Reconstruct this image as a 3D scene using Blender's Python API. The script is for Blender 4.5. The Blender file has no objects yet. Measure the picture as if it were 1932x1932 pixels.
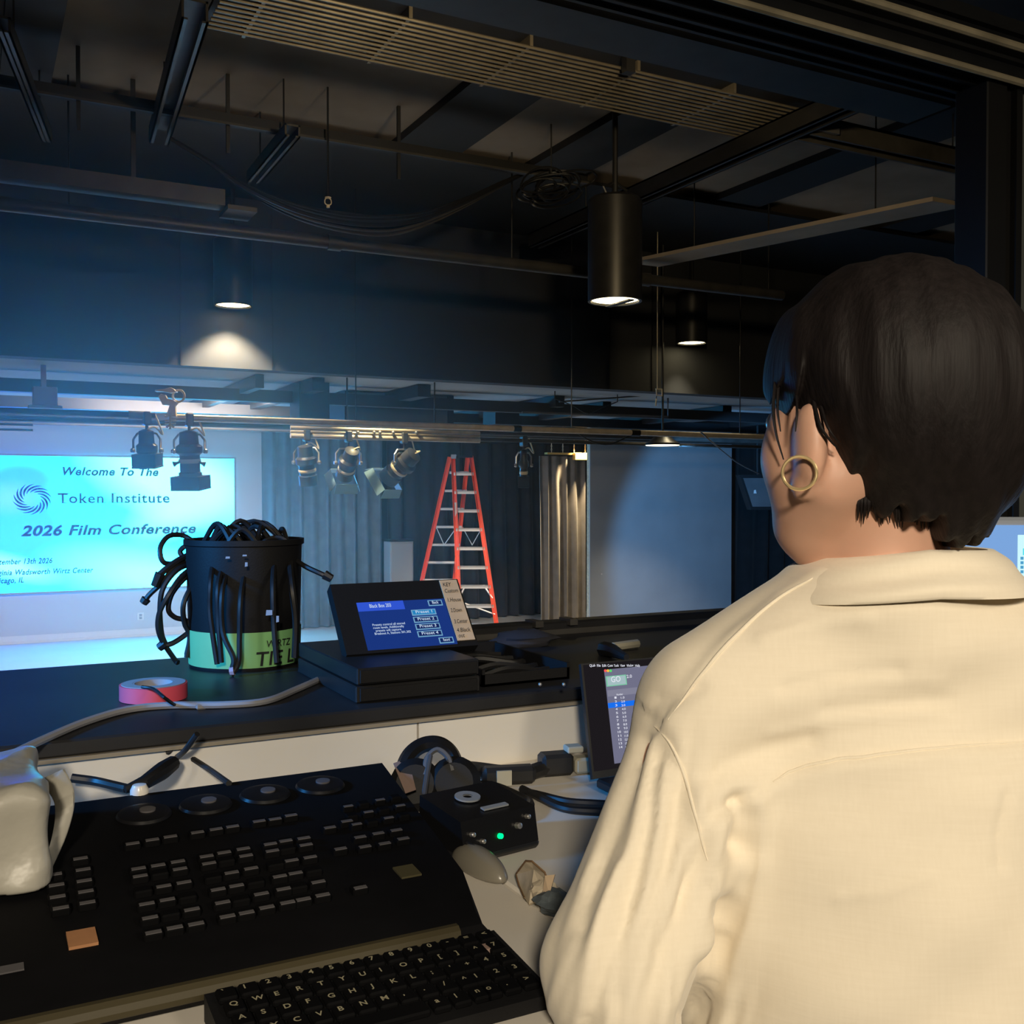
import bpy, math, random
import numpy as np
from mathutils import Vector, Matrix, Euler
random.seed(7)
np.random.seed(7)
PI = math.pi
sc = bpy.context.scene
COL = sc.collection

# ------------------------------------------------------------------ camera, world, exposure, lights
F = 1943.0
cam_d = bpy.data.cameras.new('camera')
cam_d.sensor_width = 36.0
cam_d.lens = 36.0 * F / 1932.0
cam_d.clip_start = 0.05
cam = bpy.data.objects.new('camera', cam_d)
COL.objects.link(cam)
CAMZ = 2.27
YAW = math.radians(27.8)
PITCH = math.radians(1.05)
cam.location = (0, 0, CAMZ)
cam.rotation_euler = (PI / 2 - PITCH, 0, -YAW)
sc.camera = cam
sc.view_settings.view_transform = 'Standard'
sc.view_settings.look = 'None'
sc.view_settings.exposure = 0.0
sc.view_settings.gamma = 1.0
sc.view_settings.use_curve_mapping = False
sc.cycles.use_denoising = True
sc.cycles.max_bounces = 6
sc.cycles.volume_bounces = 1
sc.cycles.volume_step_rate = 1.0
sc.cycles.volume_max_steps = 64
sc.cycles.sample_clamp_indirect = 3.0
sc.cycles.caustics_reflective = False
sc.cycles.caustics_refractive = False

w = bpy.data.worlds.new('world')
sc.world = w
w.use_nodes = True
w.node_tree.nodes['Background'].inputs[0].default_value = (0.5, 0.7, 1.0, 1)
w.node_tree.nodes['Background'].inputs[1].default_value = 0.002


def lamp(name, kind, loc, target, power, color, size=0.2, angle=None, blend=0.5, sizey=None):
    d = bpy.data.lights.new(name, kind)
    d.energy = power
    d.color = color
    if kind == 'AREA':
        d.size = size
        if sizey:
            d.shape = 'RECTANGLE'
            d.size_y = sizey
    else:
        d.shadow_soft_size = size
    if kind == 'SPOT':
        d.spot_size = math.radians(angle)
        d.spot_blend = blend
    o = bpy.data.objects.new(name, d)
    COL.objects.link(o)
    o.location = loc
    v = Vector(target) - Vector(loc)
    o.rotation_euler = v.to_track_quat('-Z', 'Y').to_euler()
    return o


WARM = (1.0, 0.87, 0.67)
# booth ceiling lamp behind the camera, warm
lamp('booth_lamp', 'SPOT', (-0.65, -1.45, 3.05), (0.80, 1.05, 1.92), 235, WARM, size=0.12, angle=58, blend=1.0)
lamp('booth_fill', 'AREA', (1.4, -1.6, 3.3), (1.4, 1.0, 2.8), 20, WARM, size=0.5)
# house work light over the gallery front, above the frame
lamp('house_work_light', 'SPOT', (2.2, 2.6, 3.95), (3.9, 6.6, 4.9), 170, (1.0, 0.76, 0.42), size=0.12, angle=110, blend=0.8)
# added blue spot out of view at left, tints bucket and ledge like lens glare
lamp('added_blue_spot', 'SPOT', (-1.15, 1.60, 2.55), (0.35, 1.90, 2.03), 230, (0.04, 0.36, 1.0), size=0.12, angle=62, blend=0.9)
# screen-side stage wash (cool) and wall wash
lamp('stage_wash', 'AREA', (2.2, 11.2, 3.2), (1.8, 16.6, 0.2), 260, (0.95, 0.90, 0.85), size=1.6, sizey=0.4)
lamp('flat_wash', 'SPOT', (7.2, 9.6, 2.78), (13.5, 13.2, 0.3), 470, (0.13, 0.46, 1.0), size=0.05, angle=77, blend=0.28)
lamp('flat_low_wash', 'SPOT', (6.9, 10.4, 3.1), (9.2, 13.1, 0.2), 240, (1.0, 0.86, 0.66), size=0.1, angle=34, blend=1.0)
lamp('ladder_wash', 'SPOT', (6.6, 11.2, 3.15), (7.3, 15.1, 0.6), 420, (1.0, 0.82, 0.62), size=0.1, angle=34, blend=0.9)
lamp('curtain_track_light', 'SPOT', (8.68, 13.98, 3.16), (8.74, 14.2, 2.2), 520, (1.0, 0.76, 0.42), size=0.03, angle=80, blend=0.8)
lamp('monitor_glow', 'AREA', (1.38, 0.98, 2.08), (0.7, 0.55, 2.0), 0.5, (0.35, 0.6, 1.0), size=0.5, sizey=0.3)

# ------------------------------------------------------------------ projection helper (pixel of the photo -> place in the room)
RM = cam.rotation_euler.to_matrix()
CP = Vector(cam.location)


def ray(u, v):
    return RM @ Vector(((u - 966) / F, (966 - v) / F, -1.0))


def at_z(u, v, z):
    r = ray(u, v)
    return CP + r * ((z - CP.z) / r.z)


def at_y(u, v, y):
    r = ray(u, v)
    return CP + r * ((y - CP.y) / r.y)


def at_d(u, v, d):
    return CP + ray(u, v) * d


# ------------------------------------------------------------------ materials
def mat(name, col, rough=0.6, metal=0.0, emit=None, es=0.0, var=0.0, vscale=8.0, bump=0.0, bscale=60.0, spec=0.5, stretch=None, sheen=0.0, sub=0.0):
    m = bpy.data.materials.new(name)
    m.use_nodes = True
    nt = m.node_tree
    b = nt.nodes['Principled BSDF']
    b.inputs['Base Color'].default_value = (*col, 1)
    b.inputs['Roughness'].default_value = rough
    b.inputs['Metallic'].default_value = metal
    b.inputs['Specular IOR Level'].default_value = spec
    if sheen:
        b.inputs['Sheen Weight'].default_value = sheen
    if sub:
        b.inputs['Subsurface Weight'].default_value = sub
        b.inputs['Subsurface Radius'].default_value = (0.012, 0.005, 0.003)
    if emit:
        b.inputs['Emission Color'].default_value = (*emit, 1)
        b.inputs['Emission Strength'].default_value = es
    if var or bump:
        tc = nt.nodes.new('ShaderNodeTexCoord')
        mp = nt.nodes.new('ShaderNodeMapping')
        nt.links.new(tc.outputs['Object'], mp.inputs[0])
        if stretch:
            mp.inputs['Scale'].default_value = stretch
    if var:
        n = nt.nodes.new('ShaderNodeTexNoise')
        n.inputs['Scale'].default_value = vscale
        n.inputs['Detail'].default_value = 5
        nt.links.new(mp.outputs[0], n.inputs['Vector'])
        r = nt.nodes.new('ShaderNodeValToRGB')
        r.color_ramp.elements[0].position = 0.3
        r.color_ramp.elements[1].position = 0.7
        r.color_ramp.elements[0].color = (*[c * (1 - var) for c in col], 1)
        r.color_ramp.elements[1].color = (*[min(1, c * (1 + var)) for c in col], 1)
        nt.links.new(n.outputs[0], r.inputs[0])
        nt.links.new(r.outputs[0], b.inputs['Base Color'])
    if bump:
        n2 = nt.nodes.new('ShaderNodeTexNoise')
        n2.inputs['Scale'].default_value = bscale
        n2.inputs['Detail'].default_value = 4
        nt.links.new(mp.outputs[0], n2.inputs['Vector'])
        bp = nt.nodes.new('ShaderNodeBump')
        bp.inputs['Strength'].default_value = bump
        bp.inputs['Distance'].default_value = 0.01
        nt.links.new(n2.outputs[0], bp.inputs['Height'])
        nt.links.new(bp.outputs[0], b.inputs['Normal'])
    return m


def emis(name, col, s):
    m = bpy.data.materials.new(name)
    m.use_nodes = True
    nt = m.node_tree
    nt.nodes.clear()
    e = nt.nodes.new('ShaderNodeEmission')
    e.inputs[0].default_value = (*col, 1)
    e.inputs[1].default_value = s
    o = nt.nodes.new('ShaderNodeOutputMaterial')
    nt.links.new(e.outputs[0], o.inputs[0])
    return m


M = {}
M['black'] = mat('black_paint', (0.012, 0.012, 0.013), 0.55, var=0.25, vscale=3)
M['black_metal'] = mat('black_metal', (0.015, 0.015, 0.016), 0.4, var=0.2, vscale=10)
M['black_plastic'] = mat('black_plastic', (0.008, 0.008, 0.009), 0.6, spec=0.25, bump=0.05, bscale=300)
M['rubber'] = mat('black_rubber', (0.01, 0.01, 0.011), 0.5)
M['gloss_black'] = mat('gloss_black', (0.008, 0.008, 0.009), 0.35, spec=0.3)
M['dark_wall'] = mat('dark_wall_paint', (0.03, 0.034, 0.042), 0.85, var=0.12, vscale=1.5)
M['bulkhead'] = mat('bulkhead_paint', (0.035, 0.038, 0.045), 0.8, var=0.12, vscale=1.2, bump=0.05, bscale=30)
M['ceiling'] = mat('ceiling_tile_dark', (0.30, 0.25, 0.20), 0.9, var=0.15, vscale=2.0, bump=0.1, bscale=40)
M['low_ceiling'] = mat('low_ceiling_paint', (0.34, 0.36, 0.38), 0.9, var=0.1, vscale=1.5)
M['floor_stage'] = mat('stage_floor', (0.62, 0.62, 0.60), 0.5, var=0.08, vscale=1.0)
M['floor_house'] = mat('house_floor', (0.05, 0.05, 0.05), 0.6, var=0.2, vscale=2.0)
M['white_wall'] = mat('screen_wall_paint', (0.55, 0.55, 0.57), 0.8, var=0.04, vscale=1.0)
M['base_white'] = mat('baseboard_white', (0.75, 0.73, 0.72), 0.5)
M['curtain_blue'] = mat('blue_grey_drape', (0.11, 0.15, 0.19), 0.95, var=0.2, vscale=6, bump=0.2, bscale=120, sheen=0.2)
M['curtain_black'] = mat('black_drape', (0.022, 0.022, 0.024), 0.95, var=0.2, vscale=6, bump=0.2, bscale=120, sheen=0.1)
M['curtain_grey'] = mat('grey_drape', (0.17, 0.155, 0.145), 0.95, var=0.15, vscale=6, bump=0.2, bscale=120, sheen=0.2)
M['gold'] = mat('gold_trim', (0.9, 0.6, 0.2), 0.35, 0.6)
M['flat'] = mat('grey_flat_paint', (0.36, 0.37, 0.38), 0.8, var=0.06, vscale=2)
M['duct'] = mat('grey_duct', (0.10, 0.10, 0.105), 0.6, 0.2, var=0.15, vscale=3)
M['pipe'] = mat('painted_pipe', (0.05, 0.047, 0.043), 0.45, var=0.3, vscale=6)
M['pipe_pale'] = mat('pale_steel_pipe', (0.62, 0.54, 0.44), 0.35, 0.25, var=0.15, vscale=12)
M['steel'] = mat('steel', (0.55, 0.53, 0.5), 0.3, 0.8)
M['cream_metal'] = mat('cream_painted_metal', (0.78, 0.66, 0.46), 0.45)
M['ridge'] = mat('ridged_metal', (0.23, 0.20, 0.15), 0.35, 0.5, var=0.25, vscale=5)
M['gelframe'] = mat('black_gel_frame', (0.014, 0.016, 0.02), 0.5)
M['fixture'] = mat('fixture_paint', (0.05, 0.048, 0.046), 0.4, var=0.2, vscale=12)
M['reflector'] = mat('pale_blue_barn_door', (0.35, 0.55, 0.68), 0.4)
M['ladder'] = mat('ladder_orange', (0.9, 0.085, 0.02), 0.4)
M['alu'] = mat('aluminium', (0.72, 0.70, 0.66), 0.35, 0.3)
M['grey_plastic'] = mat('grey_plastic', (0.30, 0.32, 0.34), 0.5)
M['desk'] = mat('desk_laminate', (0.80, 0.74, 0.65), 0.42, var=0.03, vscale=6)
M['panel_white'] = mat('white_gloss_panel', (0.80, 0.76, 0.69), 0.25, var=0.03, vscale=4)
M['ledge'] = mat('black_ledge', (0.018, 0.018, 0.02), 0.45, var=0.3, vscale=7)
M['lip'] = mat('ledge_lip_edge', (0.30, 0.26, 0.20), 0.4)
M['console'] = mat('console_black', (0.004, 0.004, 0.005), 0.8, var=0.2, vscale=20, spec=0.12)
M['edge_highlight'] = mat('edge_highlight', (0.05, 0.04, 0.017), 0.6)  # tan highlight of the rolled front edge, put into the colour
M['key'] = mat('console_key', (0.0025, 0.0025, 0.003), 0.75, spec=0.1)
M['keylabel'] = mat('key_label_grey', (0.10, 0.095, 0.10), 0.7, spec=0.2)
M['legend'] = mat('key_legend', (0.32, 0.29, 0.19), 0.7)
M['grey_cable'] = mat('grey_cable', (0.30, 0.30, 0.32), 0.6)
M['pink_tape'] = mat('pink_tape', (0.85, 0.10, 0.16), 0.5)
M['tape_paper'] = mat('tape_paper_core', (0.35, 0.34, 0.35), 0.7)
M['green_tape'] = mat('green_tape', (0.24, 0.55, 0.22), 0.55, var=0.06, vscale=14)
M['ink'] = mat('black_ink', (0.01, 0.012, 0.01), 0.7)
M['tan_tape'] = mat('tan_masking_tape', (0.62, 0.46, 0.30), 0.7, var=0.08, vscale=30)
M['white_sheet'] = mat('white_plastic_sheet', (0.44, 0.42, 0.36), 0.38, var=0.05, vscale=8, bump=0.5, bscale=16)
M['mouse'] = mat('grey_mouse', (0.22, 0.20, 0.16), 0.28)
M['tan_paper'] = mat('crumpled_tan_paper', (0.50, 0.42, 0.30), 0.75, var=0.25, vscale=40)
M['brown_edge'] = mat('brown_wrapper_edge', (0.16, 0.09, 0.04), 0.7)
M['grey_cloth'] = mat('blue_grey_cloth', (0.10, 0.12, 0.13), 0.9, var=0.3, vscale=60)
M['orange_note'] = mat('orange_brown_label', (0.42, 0.20, 0.09), 0.7, var=0.1, vscale=40)
M['olive_note'] = mat('olive_label', (0.07, 0.06, 0.025), 0.7)
M['cream_plug'] = mat('cream_plug', (0.45, 0.42, 0.32), 0.5)
M['pink_paper'] = mat('pinkish_paper', (0.32, 0.22, 0.18), 0.8)
M['skin'] = mat('skin', (0.66, 0.38, 0.27), 0.5, var=0.05, vscale=25, sub=0.12)
M['eye'] = mat('eye_white', (0.8, 0.78, 0.75), 0.2)
M['hair'] = mat('dark_brown_hair', (0.010, 0.0075, 0.0075), 0.6, var=0.3, vscale=160, bump=0.15, bscale=260, stretch=(1.0, 1.0, 0.05), spec=0.2)
M['hoop'] = mat('gold_hoop', (0.9, 0.68, 0.36), 0.25, 0.7)
M['trousers'] = mat('dark_trousers', (0.03, 0.03, 0.04), 0.9)
M['pole_wall'] = mat('green_grey_wall', (0.16, 0.17, 0.15), 0.85, var=0.1, vscale=2)
M['rail_gold'] = mat('pale_gold_rail', (0.62, 0.52, 0.34), 0.4, 0.2, var=0.3, vscale=7)
M['post'] = mat('black_post', (0.009, 0.008, 0.007), 0.6, var=0.2, vscale=4)
M['pink_box'] = mat('pinkish_grey_box', (0.42, 0.30, 0.34), 0.7)

# shirt: woven linen
ms = bpy.data.materials.new('cream_linen')
ms.use_nodes = True
nt = ms.node_tree
b = nt.nodes['Principled BSDF']
b.inputs['Roughness'].default_value = 0.9
b.inputs['Sheen Weight'].default_value = 0.25
tc = nt.nodes.new('ShaderNodeTexCoord')
hs = []
for sx, sz in ((420, 30), (30, 420)):
    mp = nt.nodes.new('ShaderNodeMapping')
    mp.inputs['Scale'].default_value = (sx, sx * 0.6, sz)
    nz = nt.nodes.new('ShaderNodeTexNoise')
    nz.inputs['Scale'].default_value = 1.0
    nz.inputs['Detail'].default_value = 3
    nt.links.new(tc.outputs['Object'], mp.inputs[0])
    nt.links.new(mp.outputs[0], nz.inputs['Vector'])
    hs.append(nz)
ad = nt.nodes.new('ShaderNodeMath')
ad.operation = 'ADD'
nt.links.new(hs[0].outputs[0], ad.inputs[0])
nt.links.new(hs[1].outputs[0], ad.inputs[1])
rp = nt.nodes.new('ShaderNodeValToRGB')
rp.color_ramp.elements[0].position = 0.30
rp.color_ramp.elements[1].position = 0.70
rp.color_ramp.elements[0].color = (0.815, 0.725, 0.575, 1)
rp.color_ramp.elements[1].color = (0.86, 0.77, 0.62, 1)
hf = nt.nodes.new('ShaderNodeMath')
hf.operation = 'MULTIPLY'
hf.inputs[1].default_value = 0.5
nt.links.new(ad.outputs[0], hf.inputs[0])
nt.links.new(hf.outputs[0], rp.inputs[0])
nt.links.new(rp.outputs[0], b.inputs['Base Color'])
bp = nt.nodes.new('ShaderNodeBump')
bp.inputs['Strength'].default_value = 0.07
bp.inputs['Distance'].default_value = 0.002
nt.links.new(hf.outputs[0], bp.inputs['Height'])
nt.links.new(bp.outputs[0], b.inputs['Normal'])
M['linen'] = ms

LAMP_E = emis('lamp_glow', (1.0, 0.82, 0.45), 9.0)


# ------------------------------------------------------------------ mesh builder
class MB:
    def __init__(self):
        self.v = []
        self.f = []

    def add(self, vs, fs, mtx=None):
        o = len(self.v)
        if mtx is not None:
            vs = [mtx @ Vector(p) for p in vs]
        self.v += [tuple(p) for p in vs]
        self.f += [tuple(i + o for i in f) for f in fs]
        return self

    def box(self, lo, hi, mtx=None, bev=0.0):
        (x0, y0, z0), (x1, y1, z1) = lo, hi
        if bev <= 0:
            vs = [(x0, y0, z0), (x1, y0, z0), (x1, y1, z0), (x0, y1, z0), (x0, y0, z1), (x1, y0, z1), (x1, y1, z1), (x0, y1, z1)]
            fs = [(0, 3, 2, 1), (4, 5, 6, 7), (0, 1, 5, 4), (1, 2, 6, 5), (2, 3, 7, 6), (3, 0, 4, 7)]
            return self.add(vs, fs, mtx)
        b_ = min(bev, (x1 - x0) / 2.01, (y1 - y0) / 2.01, (z1 - z0) / 2.01)
        vs = []
        idx = {}
        for ix, x in ((0, x0), (1, x1)):
            for iy, y in ((0, y0), (1, y1)):
                for iz, z in ((0, z0), (1, z1)):
                    sx, sy, sz = (1 - 2 * ix), (1 - 2 * iy), (1 - 2 * iz)
                    idx[ix, iy, iz, 'x'] = len(vs); vs.append((x, y + sy * b_, z + sz * b_))
                    idx[ix, iy, iz, 'y'] = len(vs); vs.append((x + sx * b_, y, z + sz * b_))
                    idx[ix, iy, iz, 'z'] = len(vs); vs.append((x + sx * b_, y + sy * b_, z))
        fs = []
        for i in (0, 1):
            q = [idx[i, a, c, 'x'] for a, c in ((0, 0), (1, 0), (1, 1), (0, 1))]
            fs.append(q if i else q[::-1])
            q = [idx[a, i, c, 'y'] for a, c in ((0, 0), (0, 1), (1, 1), (1, 0))]
            fs.append(q if i else q[::-1])
            q = [idx[a, c, i, 'z'] for a, c in ((0, 0), (1, 0), (1, 1), (0, 1))]
            fs.append(q if i else q[::-1])
        for i in (0, 1):
            for j in (0, 1):
                q = [idx[i, j, 0, 'x'], idx[i, j, 0, 'y'], idx[i, j, 1, 'y'], idx[i, j, 1, 'x']]
                fs.append(q if (i == j) else q[::-1])
                q = [idx[i, 0, j, 'x'], idx[i, 1, j, 'x'], idx[i, 1, j, 'z'], idx[i, 0, j, 'z']]
                fs.append(q if (i == j) else q[::-1])
                q = [idx[0, i, j, 'y'], idx[0, i, j, 'z'], idx[1, i, j, 'z'], idx[1, i, j, 'y']]
                fs.append(q if (i == j) else q[::-1])
                for k in (0, 1):
                    q = [idx[i, j, k, 'x'], idx[i, j, k, 'y'], idx[i, j, k, 'z']]
                    fs.append(q if ((i + j + k) % 2 == 1) else q[::-1])
        return self.add(vs, fs, mtx)

    def tube(self, pts, r, n=8, cap=True, closed=False):
        pts = [Vector(p) for p in pts]
        m = len(pts)
        rs = r if isinstance(r, (list, tuple)) else [r] * m
        vs, fs = [], []
        up = None
        for i, p in enumerate(pts):
            a = pts[(i - 1) % m] if (i > 0 or closed) else p
            c = pts[(i + 1) % m] if (i < m - 1 or closed) else p
            t = (c - a)
            if t.length < 1e-9:
                t = Vector((0, 0, 1))
            t.normalize()
            if up is None:
                up = Vector((0, 0, 1)) if abs(t.z) < 0.9 else Vector((1, 0, 0))
            s = t.cross(up)
            if s.length < 1e-6:
                s = t.cross(Vector((1, 0, 0)))
            s.normalize()
            up = s.cross(t).normalized()
            for k in range(n):
                an = 2 * PI * k / n
                vs.append(p + (s * math.cos(an) + up * math.sin(an)) * rs[i])
        for i in range(m if closed else m - 1):
            j = (i + 1) % m
            for k in range(n):
                l = (k + 1) % n
                fs.append((i * n + k, i * n + l, j * n + l, j * n + k))
        if cap and not closed:
            fs.append(tuple(range(n))[::-1])
            fs.append(tuple((m - 1) * n + k for k in range(n)))
        return self.add(vs, fs)

    def lathe(self, prof, n=24, mtx=None, caps=True):
        vs, fs = [], []
        for r, z in prof:
            for k in range(n):
                a = 2 * PI * k / n
                vs.append((r * math.cos(a), r * math.sin(a), z))
        for i in range(len(prof) - 1):
            for k in range(n):
                l = (k + 1) % n
                fs.append((i * n + k, i * n + l, (i + 1) * n + l, (i + 1) * n + k))
        if caps:
            fs.append(tuple(range(n))[::-1])
            fs.append(tuple((len(prof) - 1) * n + k for k in range(n)))
        return self.add(vs, fs, mtx)

    def prism(self, poly, axis, a, b_, mtx=None):
        """closed polygon of 2D points swept along axis from a to b"""
        n = len(poly)

        def mk(p, t):
            if axis == 'x':
                return (t, p[0], p[1])
            if axis == 'y':
                return (p[0], t, p[1])
            return (p[0], p[1], t)
        vs = [mk(p, a) for p in poly] + [mk(p, b_) for p in poly]
        fs = [tuple(range(n))[::-1], tuple(range(n, 2 * n))]
        for i in range(n):
            j = (i + 1) % n
            fs.append((i, j, n + j, n + i))
        return self.add(vs, fs, mtx)

    def sphere(self, c, r, n=12, sc_=(1, 1, 1)):
        prof = [(max(1e-4, r * math.sin(PI * i / n)), -r * math.cos(PI * i / n)) for i in range(n + 1)]
        m = Matrix.Translation(Vector(c)) @ Matrix.Diagonal((*sc_, 1))
        return self.lathe(prof, n * 2, m)

    def grid(self, fn, nu, nv, closed_u=False):
        vs = [fn(i / nu, j / nv) for j in range(nv + 1) for i in range(nu + 1)]
        fs = [(j * (nu + 1) + i, j * (nu + 1) + i + 1, (j + 1) * (nu + 1) + i + 1, (j + 1) * (nu + 1) + i) for j in range(nv) for i in range(nu)]
        return self.add(vs, fs)

    def mesh(self, name, smooth=35):
        me = bpy.data.meshes.new(name)
        me.from_pydata([tuple(p) for p in self.v], [], self.f)
        me.validate()
        me.update()
        if smooth:
            me.polygons.foreach_set('use_smooth', [True] * len(me.polygons))
            me.set_sharp_from_angle(angle=math.radians(smooth))
        return me


def tag(o, label=None, cat=None, group=None, kind=None):
    if label:
        o['label'] = label
    if cat:
        o['category'] = cat
    if group:
        o['group'] = group
    if kind:
        o['kind'] = kind
    return o


ORG = {}


def thing(name, label, cat, loc=(0, 0, 0), rotz=0.0, group=None):
    o = bpy.data.objects.new(name, None)
    o.empty_display_size = 0.05
    COL.objects.link(o)
    o.location = loc
    o.rotation_euler = (0, 0, rotz)
    ORG[o.name] = (Vector(loc), rotz)
    return tag(o, label, cat, group)


def root_of(p):
    while p.parent:
        p = p.parent
    return p


def obj(name, mb, material, parent=None, world=True, smooth=35, label=None, fix=True):
    """link one mesh object; with world=True the vertices are given in room coordinates"""
    if parent is not None and world:
        loc, rz = ORG[root_of(parent).name]
        inv = (Matrix.Translation(loc) @ Matrix.Rotation(rz, 4, 'Z')).inverted()
        mb.v = [inv @ Vector(p) for p in mb.v]
    me = mb.mesh(name, smooth)
    if fix:
        import bmesh
        bm = bmesh.new()
        bm.from_mesh(me)
        bmesh.ops.recalc_face_normals(bm, faces=bm.faces)
        bm.to_mesh(me)
        bm.free()
    me.materials.append(material)
    o = bpy.data.objects.new(name, me)
    COL.objects.link(o)
    if parent is not None:
        o.parent = parent
    if label:
        o['label'] = label
    return o


def solo(name, mb, material, label, cat, group=None, smooth=35, kind=None):
    """a thing that is a single mesh; its origin goes to its base"""
    vs = np.array([tuple(p) for p in mb.v])
    lo, hi = vs.min(0), vs.max(0)
    org = Vector(((lo[0] + hi[0]) / 2, (lo[1] + hi[1]) / 2, lo[2]))
    mb.v = [Vector(p) - org for p in mb.v]
    o = obj(name, mb, material, None, smooth=smooth)
    o.location = org
    ORG[o.name] = (org, 0.0)
    return tag(o, label, cat, group, kind)


def struct(name, mb, material, smooth=35):
    o = obj(name, mb, material, None, smooth=smooth)
    o['kind'] = 'structure'
    return o


def copy_tree(o, parent=None):
    c = o.copy()
    COL.objects.link(c)
    c.parent = parent
    for ch in list(o.children):
        copy_tree(ch, c)
    return c


TXT = {}


def text_geo(s, size=1.0, shear=0.0, bold=0.0, spacing=1.0, align='LEFT'):
    key = (s, shear, bold, spacing, align)
    if key not in TXT:
        cu = bpy.data.curves.new('t', 'FONT')
        cu.body = s
        cu.shear = shear
        cu.offset = bold
        cu.space_character = spacing
        cu.align_x = align
        cu.resolution_u = 3
        ob = bpy.data.objects.new('t', cu)
        me = bpy.data.meshes.new_from_object(ob)
        TXT[key] = ([tuple(v.co) for v in me.vertices], [tuple(p.vertices) for p in me.polygons])
        bpy.data.objects.remove(ob)
        bpy.data.curves.remove(cu)
        bpy.data.meshes.remove(me)
    vs, fs = TXT[key]
    return [(x * size, y * size, z * size) for x, y, z in vs], fs


def put_text(mb, s, o, ex, ey, size, width=None, **kw):
    """lay text with its baseline start at o, along ex, up ey; scaled to width if given"""
    vs, fs = text_geo(s, 1.0, **kw)
    xs = [p[0] for p in vs]
    x0, x1 = min(xs), max(xs)
    kx = size
    if width:
        kx = width / (x1 - x0)
    o, ex, ey = Vector(o), Vector(ex).normalized(), Vector(ey).normalized()
    mb.add([o + ex * ((p[0] - x0) * kx) + ey * (p[1] * size) for p in vs], fs)


def spline(pts, n=8):
    """Catmull-Rom through the points"""
    P = [Vector(p) for p in pts]
    P = [P[0] * 2 - P[1]] + P + [P[-1] * 2 - P[-2]]
    out = []
    for i in range(1, len(P) - 2):
        a, b_, c, d = P[i - 1], P[i], P[i + 1], P[i + 2]
        for k in range(n):
            t = k / n
            out.append(0.5 * ((2 * b_) + (c - a) * t + (2 * a - 5 * b_ + 4 * c - d) * t * t + (3 * b_ - a - 3 * c + d) * t ** 3))
    out.append(P[-2])
    return out


# ------------------------------------------------------------------ distance-field modelling for soft shapes
def surfnet(fn, xs, ys, zs):
    X, Y, Z = np.meshgrid(xs, ys, zs, indexing='ij')
    V = fn(X.astype(np.float32), Y.astype(np.float32), Z.astype(np.float32)).astype(np.float32)
    del X, Y, Z
    ins = V < 0
    nx, ny, nz = V.shape
    cnt = np.zeros((nx - 1, ny - 1, nz - 1), np.int8)
    for a in (0, 1):
        for b2 in (0, 1):
            for c in (0, 1):
                cnt += ins[a:nx - 1 + a, b2:ny - 1 + b2, c:nz - 1 + c]
    act = (cnt > 0) & (cnt < 8)
    I, J, K = np.nonzero(act)
    idx = -np.ones(act.shape, np.int64)
    idx[I, J, K] = np.arange(len(I))
    acc = np.zeros((len(I), 3))
    num = np.zeros(len(I))
    corners = [(a, b2, c) for a in (0, 1) for b2 in (0, 1) for c in (0, 1)]
    for p in corners:
        for ax in range(3):
            if p[ax] == 0:
                q = list(p)
                q[ax] = 1
                va = V[I + p[0], J + p[1], K + p[2]]
                vb = V[I + q[0], J + q[1], K + q[2]]
                mk = (va < 0) != (vb < 0)
                t = np.where(mk, va / np.where(mk, va - vb, 1), 0)
                pa = np.stack([xs[I + p[0]], ys[J + p[1]], zs[K + p[2]]], 1)
                pb = np.stack([xs[I + q[0]], ys[J + q[1]], zs[K + q[2]]], 1)
                acc += np.where(mk[:, None], pa + (pb - pa) * t[:, None], 0)
                num += mk
    verts = acc / num[:, None]
    faces = []
    # x edges
    for ax in range(3):
        sl0 = [slice(None)] * 3
        sl1 = [slice(None)] * 3
        sl0[ax] = slice(0, -1)
        sl1[ax] = slice(1, None)
        s0 = ins[tuple(sl0)]
        s1 = ins[tuple(sl1)]
        e = np.stack(np.nonzero(s0 != s1), 1)
        o1, o2 = [k for k in range(3) if k != ax]
        ok = (e[:, o1] > 0) & (e[:, o2] > 0) & (e[:, o1] < V.shape[o1] - 1) & (e[:, o2] < V.shape[o2] - 1)
        e = e[ok]
        q = []
        for da, db in ((-1, -1), (0, -1), (0, 0), (-1, 0)):
            c = e.copy()
            c[:, o1] += da
            c[:, o2] += db
            q.append(idx[c[:, 0], c[:, 1], c[:, 2]])
        q = np.stack(q, 1)
        flip = s0[e[:, 0], e[:, 1], e[:, 2]]
        if ax == 1:
            flip = ~flip
        q[~flip] = q[~flip][:, ::-1]
        faces.append(q)
    faces = np.concatenate(faces)
    faces = faces[(faces >= 0).all(1)]
    return verts, faces


def np_obj(name, verts, faces, material, parent=None, label=None):
    me = bpy.data.meshes.new(name)
    me.vertices.add(len(verts))
    me.vertices.foreach_set('co', np.asarray(verts, np.float32).ravel())
    me.loops.add(faces.size)
    me.loops.foreach_set('vertex_index', faces.ravel().astype(np.int32))
    me.polygons.add(len(faces))
    me.polygons.foreach_set('loop_start', np.arange(0, faces.size, 4, dtype=np.int32))
    me.update(calc_edges=True)
    me.validate()
    me.polygons.foreach_set('use_smooth', [True] * len(me.polygons))
    me.materials.append(material)
    o = bpy.data.objects.new(name, me)
    COL.objects.link(o)
    if parent is not None:
        o.parent = parent
    if label:
        o['label'] = label
    return o


def vnormals(verts, faces):
    n = np.zeros_like(verts)
    a, b_, c, d = (verts[faces[:, k]] for k in range(4))
    fn = np.cross(c - a, d - b_)
    for k in range(4):
        np.add.at(n, faces[:, k], fn)
    return n / (np.linalg.norm(n, axis=1, keepdims=True) + 1e-12)


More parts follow.
